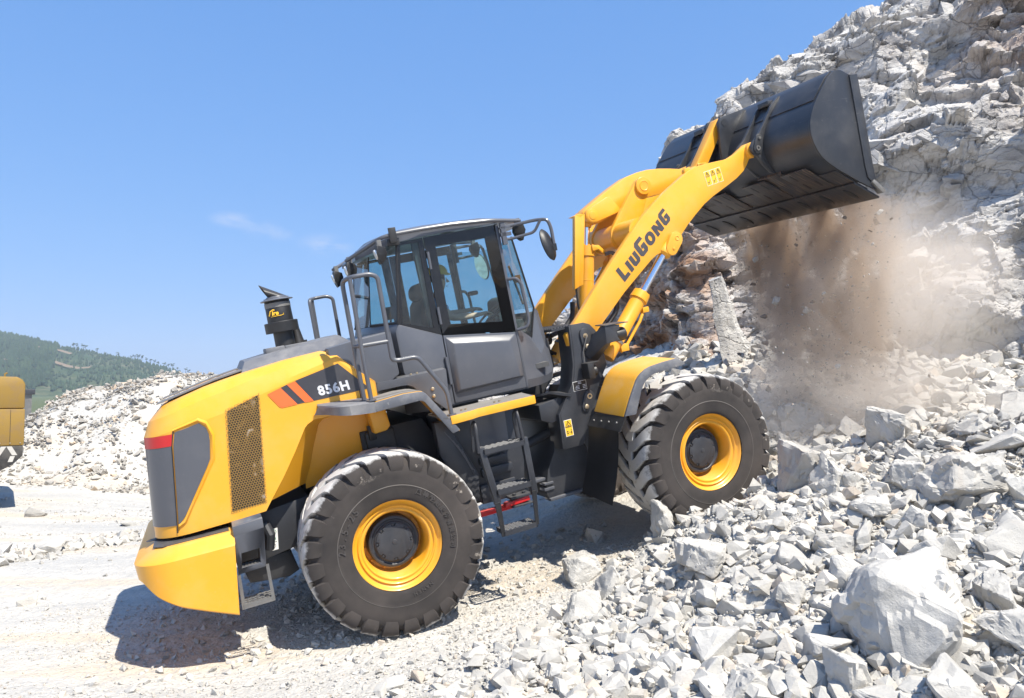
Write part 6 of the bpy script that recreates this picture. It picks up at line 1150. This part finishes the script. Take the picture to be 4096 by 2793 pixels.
# ================================================================ QUARRY DETAILS, FAR HILL, EXCAVATOR
rgs = np.random.default_rng(5); rows_ = []
for z in np.linspace(-.3, 1.62, 34):
    w_ = .17 * (1 - .55 * max(0, z) / 1.6) * (1 + .04 * math.sin(z * 9)); c_ = .01 * math.sin(z * 5 + 1); th = .075 * (1 - .35 * max(0, z) / 1.6); rows_.append([(c_ + a * w_, b_ * th, z) for a, b_ in ((-1, -.6), (-.55, -1), (.0, -.85), (.5, -1.05), (1, -.5), (1, .6), (.3, 1), (-.6, .9))])
mb = MB(); mb.loft(rows_); slab_o = mb.build('rock_slab', CLIFF, None, ang=14); Vs = np.array([v.co for v in slab_o.data.vertices]); f_, _ = facet(Vs * np.array([6, 6, 2.2]), 3, 1.4); dz_ = .016 * f_ + .012 * fbm(Vs * np.array([9, 9, 3]), 3, 8)
for v, d_ in zip(slab_o.data.vertices, dz_): v.co += v.normal * float(d_)
slab_o.location = (3.60, 12.95, 2.72); slab_o.rotation_euler = (.10, -.36, .35); slab_o.scale = (1.7, 1.4, .80); tag(slab_o, 'tall thin pale rock slab leaning on the quarry face beside the brown stained rock', 'rock slab')
# far wooded hill
sil = [(-.80, .083), (-.64, .0739), (-.60, .066), (-.577, .0587), (-.5375, .0553), (-.498, .0463), (-.4666, .0415), (-.435, .0338), (-.411, .0281), (-.3875, .0163), (-.36, .004), (-.30, -.006)]
D0 = 760.0
hx = np.linspace(-.95, -.26, 150); hy = np.linspace(0, 1.35, 90)
HXg, HYg = np.meshgrid(hx, hy, indexing='ij'); ridge = np.interp(HXg, [s[0] for s in sil], [s[1] for s in sil]) * D0 + 2.1 - 3.0
yd = 430 + (D0 - 430) * HYg; prof_ = np.where(HYg <= 1, np.sin(np.clip(HYg, 0, 1) * math.pi / 2) ** 1.15, 1 - (HYg - 1) * .9)
xw = HXg * D0 * (.72 + .28 * HYg); zz_ = -2 + (ridge + 2) * prof_ + 2.4 * np.sin(HXg * 60 + HYg * 5) * prof_ * (1 - np.clip(HYg, 0, 1)) * 2
Vh = np.stack([xw.ravel(), yd.ravel(), zz_.ravel()], 1); Vh[:, 2] += .9 * fbm(Vh * .05, 4, 3)
HILL, nt, b = new_mat('scrub_hillside'); geo = nt.nodes.new('ShaderNodeNewGeometry'); n1 = noise(nt, .02, 6, .65, geo.outputs['Position']); n2 = noise(nt, .16, 5, .7, geo.outputs['Position'])
c = ramp(nt, n1.outputs[0], [(.40, (.045, .075, .035)), (.58, (.10, .11, .06)), (.70, (.17, .14, .09))]).outputs[0]; c = mix(nt, ramp(nt, n2.outputs[0], [(.45, (.6,) * 3), (.6, (0, 0, 0))]).outputs[0], c, (.035, .06, .03))
nt.links.new(c, b.inputs['Base Color']); b.inputs['Roughness'].default_value = 1; b.inputs['Specular IOR Level'].default_value = .1
tag(link(bpy.data.objects.new('hill', np_mesh('hill', Vh, quads(150, 90), HILL, True))), None, None, kind='structure')
def hill_pt(sx_, t):
    i = int(np.clip(np.searchsorted(hx, sx_) - 1, 0, 148)); j = int(np.clip(np.searchsorted(hy, t) - 1, 0, 88)); k = i * 90 + j; a = (sx_ - hx[i]) / (hx[i + 1] - hx[i]); c_ = (t - hy[j]) / (hy[j + 1] - hy[j])
    return (Vh[k] * (1 - a) + Vh[k + 90] * a) * (1 - c_) + (Vh[k + 1] * (1 - a) + Vh[k + 91] * a) * c_
LEAF, nt, b = new_mat('pine_foliage'); geo = nt.nodes.new('ShaderNodeNewGeometry'); n1 = noise(nt, .06, 4, .6, geo.outputs['Position']); rp_ = ramp(nt, n1.outputs[0], [(.35, (.020, .042, .021)), (.65, (.045, .076, .036))]); nt.links.new(rp_.outputs[0], b.inputs['Base Color']); b.inputs['Roughness'].default_value = 1
BARK, nt, b = new_mat('pine_bark'); b.inputs['Base Color'].default_value = (.10, .075, .05, 1); b.inputs['Roughness'].default_value = 1
# forest: tufted crowns, too many to count
rg = np.random.default_rng(21); VS, FS = [], []; o_ = 0; k = 0
while k < 5200:
    sx_ = rg.uniform(-.80, -.36); t = rg.uniform(.12, 1.03); dense = 1.0 if sx_ < -.50 - .10 * (t - .3) else .40
    if rg.random() > dense: continue
    p = hill_pt(sx_, t); h = rg.uniform(3.0, 6.5) * (1 if dense > .9 else .62); r_ = h * rg.uniform(.22, .34); n_ = 6; a0 = rg.uniform(0, 6.28); vs = []
    for zf, rf_ in ((.08, .8), (.32, 1.0), (.66, .62), (1.0, .05)):
        for q in range(n_): a = a0 + 6.283 * q / n_; rr = r_ * rf_ * rg.uniform(.7, 1.25); vs.append((p[0] + rr * math.cos(a), p[1] + rr * math.sin(a), p[2] + h * zf + rg.uniform(-.2, .2)))
    VS += vs
    for i in range(3):
        for q in range(n_): FS.append((o_ + i * n_ + q, o_ + i * n_ + (q + 1) % n_, o_ + (i + 1) * n_ + (q + 1) % n_, o_ + (i + 1) * n_ + q))
    o_ += 4 * n_; k += 1
tag(link(bpy.data.objects.new('forest', np_mesh('forest', np.array(VS), np.array(FS), LEAF, False))), 'dense green pine wood covering the far hillside', 'wood', kind='stuff')
# dirt roads cut into the hillside
SOIL, nt, b = new_mat('orange_soil'); b.inputs['Base Color'].default_value = (.19, .14, .095, 1); b.inputs['Roughness'].default_value = 1
for pts, w_ in (([(-.567, .68), (-.552, .675), (-.535, .67), (-.520, .672)], 2), ([(-.515, .46), (-.50, .455), (-.488, .462), (-.478, .49), (-.481, .51)], 2.2), ([(-.572, .44), (-.560, .43), (-.548, .432)], 1.2)):
    P = [hill_pt(sx_, t) + np.array([0, -1.0, 1.6]) for sx_, t in pts]; mb = MB(); mb.grid([[tuple(p + np.array([0, -w_, -w_ * .12])) for p in P], [tuple(p + np.array([0, w_, w_ * .45])) for p in P]]); tag(mb.build('dirt_road', SOIL), None, None, kind='structure')
def pine(seed):
    r2 = random.Random(seed); mb = MB(); mb.tube([(0, 0, 0), (r2.uniform(-.2, .2), 0, 3.2), (r2.uniform(-.3, .3), 0, 5.6)], [.20, .16, .10], 6); me = mb.build('pine_tree', BARK)
    cr = MB()
    for q in range(7):
        c_ = Vector((r2.uniform(-1.1, 1.1), r2.uniform(-1, 1), r2.uniform(4.4, 6.4))); n_ = 6; s = r2.uniform(.5, 1.0)
        cr.loft([[c_ + Vector((s * rf_ * math.cos(a) * r2.uniform(.8, 1.3), s * rf_ * math.sin(a), dz * s)) for a in [6.283 * k / n_ for k in range(n_)]] for dz, rf_ in ((-.35, .5), (0, 1), (.4, .55))])
    cr.build('crown', LEAF, me); return me
pr = [pine(k) for k in range(4)]
sky_px = [-.476, -.4724, -.4675, -.4632, -.4574, -.4515, -.4470, -.4428, -.4348, -.4290, -.4245, -.4180, -.4078, -.4040, -.3960, -.3925, -.3878, -.534, -.545, -.549, -.537, -.584, -.607, -.594, -.509, -.519, -.493]
for k, s_ in enumerate(sky_px):
    src = pr[k % 4]
    if k < 4: o = src; ch = list(src.children)
    else:
        o = src.copy(); COL.objects.link(o); ch = [c_.copy() for c_ in src.children]
        for c_ in ch: COL.objects.link(c_); c_.parent = o
    p = hill_pt(s_, 1.0); o.location = (p[0], p[1], p[2] - .4); sc = rng.uniform(.75, 1.25); o.scale = (sc, sc, sc); o.rotation_euler = (0, 0, rng.uniform(0, 6.28))
    tag(o, 'thin lone pine with a small tufted crown on the skyline of the far hill', 'pine tree', 'lone pines along the ridge')
# excavator tail at the left edge
EX = tag(link(bpy.data.objects.new('excavator', None)), 'old weathered yellow excavator whose tail with black and white chevrons enters at the left edge', 'excavator'); EX.location = (-9.72, 16.0, -.15); EX.rotation_euler = (0, 0, R(33))
def xp(poly, y0, y1, bev, nm, mt, par=EX): mb = MB(); mb.prism(poly, y0, y1); return mb.build(nm, mt, par, bevel=bev, ang=25)
xp([(-3.0, 1.95), (0, 1.95), (0, 2.44), (-.05, 2.52), (-.14, 2.58), (-3.0, 2.62)], 0, 2.2, .03, 'engine_hood', 'old_yellow')
xp([(-3.0, 1.22), (.005, 1.22), (.005, 1.94), (-3.0, 1.94)], -.03, 2.2, .02, 'counterweight', 'old_yellow')
lowb = xp([(-3.0, .72), (-.40, .72), (-.16, .86), (-.01, 1.02), (-.01, 1.215), (-3.0, 1.215)], -.02, 2.1, .01, 'tail_skirt', 'chevron_black')
mb = MB()
for k in range(8):
    x = -.12 - .36 * k
    for sgn in (-1, 1):
        xa = x if sgn > 0 else x - .36; mb.add([(xa - .17 + .17 * (sgn < 0), -.024, 1.205), (xa - .08 + .17 * (sgn < 0), -.024, 1.205), (xa + .02 - .20 * (sgn < 0) + .07 * (sgn < 0), -.024, 1.03), (xa - .07 - .20 * (sgn < 0) + .07 * (sgn < 0), -.024, 1.03)], [(0, 1, 2, 3)]) if sgn > 0 else mb.add([(x - .26, -.024, 1.205), (x - .17, -.024, 1.205), (x - .27, -.024, 1.03), (x - .36, -.024, 1.03)], [(0, 1, 2, 3)])
    mb.add([(x - .10, -.024, 1.015), (x - .02, -.024, 1.015), (x - .06, -.024, .90), (x - .14, -.024, .90)] if k == 0 else [(x - .10, -.024, 1.015), (x - .0, -.024, 1.015), (x - .06, -.024, .73), (x - .16, -.024, .73)], [(0, 1, 2, 3)])
mb.build('chevron_stripes', 'chevron_white', lowb)
mb = MB()
for k in range(16): mb.axial((-.06 - .17 * k, -.03, 1.27), (-.06 - .17 * k, -1, 1.27), [(0, .016), (.012, .013), (.012, .001)], 8)
mb.build('bolt_row', 'brass', EX)
mb = MB(); mb.box(-.455, -.445, -.0325, -.03, 1.24, 1.93); mb.box(-.24, -.232, -.0325, -.03, 1.24, 1.93); mb.build('panel_seam', 'black', EX)
mb = MB(); mb.tube([(-.35, .3, 2.58), (-.35, .3, 2.64), (-.31, .3, 2.66)], .018, 8); mb.build('lifting_eye', 'old_yellow', EX)
for yy in (.2, 2.2):
    mb = MB(); mb.prism([(-4.4, .0), (-4.7, .3), (-4.4, .62), (-1.2, .62), (-.9, .3), (-1.2, 0)], yy - .2, yy + .35); mb.build('track', 'chevron_black', EX, bevel=.05)
mb = MB(); mb.box(-3.4, -1.6, .3, 2.2, .4, .75); mb.axial((-2.5, 1.2, .5), (-2.5, 1.2, 1), [(0, .6), (.3, .6)], 24); mb.build('undercarriage', 'chevron_black', EX)
# low dark roof behind the excavator
SH = tag(link(bpy.data.objects.new('shed', None)), 'low shed with a flat dark grey roof beyond the excavator', 'shed'); SH.location = (-35.7, 60, -.2); SH.rotation_euler = (0, 0, R(33))
mb = MB(); mb.box(-7, .0, 0, 5, 2.15, 2.55); mb.build('roof', 'dark', SH, bevel=.03); mb = MB(); mb.box(-6.8, -.2, .2, 4.8, 0, 2.15); mb.build('wall', 'bare', SH)

# ================================================================ FALLING DIRT AND DUST
E0 = Vector((3.648, 10.514, 4.467)); lat = Vector((1.2539, -2.7024, -.0734)).normalized(); up = Vector((0, 0, 1)); outd = up.cross(lat).normalized(); 
if outd.x < 0: outd = -outd
DM = Matrix((( lat.x, outd.x, 0, E0.x), (lat.y, outd.y, 0, E0.y), (lat.z, 0, 1, E0.z), (0, 0, 0, 1)))
def vol(name, box, label, col, build_density, aniso=.2):
    mb = MB(); mb.box(*box); o = mb.build(name, 'dark'); o.matrix_world = DM; o.data.materials.clear()
    m = bpy.data.materials.new(name); m.use_nodes = True; nt = m.node_tree; nt.nodes.clear(); out = nt.nodes.new('ShaderNodeOutputMaterial'); pv = nt.nodes.new('ShaderNodeVolumePrincipled')
    pv.inputs['Color'].default_value = (*col, 1); pv.inputs['Anisotropy'].default_value = aniso; nt.links.new(pv.outputs[0], out.inputs['Volume'])
    tc = nt.nodes.new('ShaderNodeTexCoord'); build_density(nt, tc.outputs['Object'], pv); o.data.materials.append(m); return tag(o, label, 'dust', kind='stuff')
def smap(nt, v, a, b_, lo=0., hi=1.):
    n = N(nt, 'ShaderNodeMapRange', _interpolation_type='SMOOTHSTEP'); nt.links.new(v, n.inputs[0]); n.inputs[1].default_value = a; n.inputs[2].default_value = b_; n.inputs[3].default_value = lo; n.inputs[4].default_value = hi; return n.outputs[0]
def mul(nt, *a):
    r_ = a[0]
    for q in a[1:]: r_ = math_(nt, 'MULTIPLY', r_, q)
    return r_
def d_stream(nt, co, pv):
    sx = nt.nodes.new('ShaderNodeSeparateXYZ'); nt.links.new(co, sx.inputs[0]); x, y, z = sx.outputs
    mp = N(nt, 'ShaderNodeMapping'); mp.inputs['Scale'].default_value = (1, 1, .55); nt.links.new(co, mp.inputs[0])
    n1 = noise(nt, 2.8, 7, .70, mp.outputs[0], 1.1); 
    lo = math_(nt, 'ADD', x, math_(nt, 'MULTIPLY', z, .16)); lat_ = mul(nt, smap(nt, lo, -1.25, -.75), smap(nt, x, .85, 1.40, 1, 0))
    ly = math_(nt, 'ABSOLUTE', math_(nt, 'ADD', math_(nt, 'SUBTRACT', y, .30), math_(nt, 'MULTIPLY', z, .05))); yy = smap(nt, ly, .10, .55, 1, 0)
    vz = mul(nt, smap(nt, z, -2.75, -2.0), smap(nt, z, .0, .10, 1, 0)); thr = smap(nt, z, -2.6, 0, .40, .47)
    dn = math_(nt, 'MAXIMUM', math_(nt, 'SUBTRACT', n1.outputs[0], thr), 0.0)
    fade = smap(nt, z, -2.3, -.15, 16, 170)
    nt.links.new(mix(nt, smap(nt, z, -1.7, -.1), (.80, .70, .59), (.56, .45, .35)), pv.inputs['Color'])
    mp2 = N(nt, 'ShaderNodeMapping'); mp2.inputs['Scale'].default_value = (1, .5, .13); nt.links.new(co, mp2.inputs[0]); n2 = noise(nt, 2.7, 3, .55, mp2.outputs[0], .3)
    cols = math_(nt, 'MAXIMUM', smap(nt, n2.outputs[0], .38, .55, .10, 1.25), smap(nt, z, -1.9, -.9, .5, 0))
    nt.links.new(mul(nt, dn, lat_, yy, vz, fade, cols), pv.inputs['Density'])
def d_cloud(nt, co, pv):
    sx = nt.nodes.new('ShaderNodeSeparateXYZ'); nt.links.new(co, sx.inputs[0]); x, y, z = sx.outputs
    n1 = noise(nt, .9, 6, .6, co, .6)
    def blob(c, r):
        d = [math_(nt, 'POWER', math_(nt, 'DIVIDE', math_(nt, 'SUBTRACT', v, c_), r_), 2) for v, c_, r_ in zip((x, y, z), c, r)]
        return smap(nt, math_(nt, 'ADD', math_(nt, 'ADD', d[0], d[1]), d[2]), 0.0, 1.0, 1, 0)
    b1 = blob((1.2, .7, -1.15), (1.5, 1.3, 1.5)); b2 = blob((.5, .3, -2.5), (2.5, 1.5, .85)); b3 = blob((.4, .15, -1.4), (1.1, .8, 1.6))
    s = math_(nt, 'ADD', math_(nt, 'ADD', mul(nt, b1, 5.2), mul(nt, b2, 4.2)), mul(nt, b3, 2.5))
    dn = math_(nt, 'MAXIMUM', math_(nt, 'SUBTRACT', n1.outputs[0], .34), 0.0)
    nt.links.new(mul(nt, dn, s), pv.inputs['Density'])
vol('falling_dirt', (-1.6, 1.75, -.45, 1.1, -2.9, .06), 'brown dirt pouring from the bucket edge in a dusty curtain', (.72, .60, .49), d_stream)
vol('dust_cloud', (-2.2, 3.0, -1.5, 2.1, -3.3, .6), 'pale dust cloud drifting in front of the quarry face', (.90, .84, .77), d_cloud, .1)
CLOD = stone_mat('dirt_clod', (.17, .135, .105), (.30, .25, .20), .3, 6, rnd=True)
GRIT = stone_mat('falling_grit', (.24, .215, .19), (.42, .385, .345), .3, 6, rnd=False)
DEB = [hull_rock(400 + k, 10, (1, .75, .6), .05, 0, .02) for k in range(8)]
for k in range(8): DEB[k].materials.clear(); DEB[k].materials.append(CLOD if k % 2 else ROCK)
def fall_pt():
    x = rng.uniform(-1.5, 1.45); t = rng.random() ** .8; z = -.05 - 2.55 * t; return DM @ Vector((x * (1 - .18 * t) + .14 * t + rng.gauss(0, .10 + .25 * t * t), .22 + .15 * t + rng.gauss(-.1, .16 + .30 * t), z))
for k in range(170):
    p = fall_pt(); s = .03 + .11 * rng.random() ** 2.4; q = k % 8; o = bpy.data.objects.new('falling_stone', DEB[q]); COL.objects.link(o); o.location = p; o.scale = (s, s, s * rng.uniform(.8, 1.5)); o.rotation_euler = [rng.uniform(0, 6.28) for _ in range(3)]
    tag(o, 'dark clod of dirt tumbling in the air below the bucket edge' if q % 2 else 'grey stone chip tumbling in the air below the bucket edge', 'falling stone', 'falling clods of dirt' if q % 2 else 'falling stone chips')
pts = np.array([fall_pt() for _ in range(4200)]); o = link(merged('falling_grit', GRIT, pts, .008 + .026 * rn.random(4200) ** 2.5, 6)); tag(o, 'fine brown grit raining down under the bucket', 'grit', kind='stuff')
# thin wisps of cloud low in the sky, part of the sky itself
tc = wt.nodes.new('ShaderNodeTexCoord'); nrm = wt.nodes.new('ShaderNodeVectorMath'); nrm.operation = 'NORMALIZE'; wt.links.new(tc.outputs['Generated'], nrm.inputs[0])
mpw = N(wt, 'ShaderNodeMapping'); mpw.inputs['Scale'].default_value = (18, 18, 44); wt.links.new(nrm.outputs[0], mpw.inputs[0]); nw = noise(wt, 1.6, 5, .6, mpw.outputs[0])
acc = None
for ax_, az_, rx, rz, am in ((-.354, .2175, .026, .010, .38), (-.315, .2055, .026, .012, .22), (-.292, .199, .016, .009, .2), (-.235, .185, .034, .014, .38)):
    d = Vector((ax_, 1, az_)).normalized(); v = wt.nodes.new('ShaderNodeVectorMath'); v.operation = 'SUBTRACT'; wt.links.new(nrm.outputs[0], v.inputs[0]); v.inputs[1].default_value = d
    m_ = N(wt, 'ShaderNodeMapping'); m_.inputs['Scale'].default_value = (1 / rx, 1 / rx, 1 / rz); wt.links.new(v.outputs[0], m_.inputs[0]); ln = wt.nodes.new('ShaderNodeVectorMath'); ln.operation = 'LENGTH'; wt.links.new(m_.outputs[0], ln.inputs[0])
    f_ = mul(wt, smap(wt, ln.outputs['Value'], .1, 1.25, 1, 0), am); acc = f_ if acc is None else math_(wt, 'ADD', acc, f_)
cl = mul(wt, acc, smap(wt, nw.outputs[0], .36, .62))
wt.links.new(mix(wt, cl, (0, 0, 0), (2.9, 3.15, 3.9)), bg.inputs['Color']); 
mxn = bg.inputs['Color'].links[0].from_node; wt.links.new(cc_.outputs[0], mxn.inputs[6])

# the air itself: distant hills fade a little
mb = MB(); mb.box(-1500, 1500, -1500, 1500, -2.2, 90); hzo = mb.build('haze', 'dark'); hzo.data.materials.clear(); m = bpy.data.materials.new('haze'); m.use_nodes = True; nt = m.node_tree; nt.nodes.clear(); out = nt.nodes.new('ShaderNodeOutputMaterial'); pv = nt.nodes.new('ShaderNodeVolumePrincipled'); pv.inputs['Color'].default_value = (.80, .88, 1, 1); pv.inputs['Density'].default_value = .0004; pv.inputs['Anisotropy'].default_value = .2; nt.links.new(pv.outputs[0], out.inputs['Volume']); hzo.data.materials.append(m); tag(hzo, 'thin bluish haze in the air over the quarry', 'haze', kind='stuff')
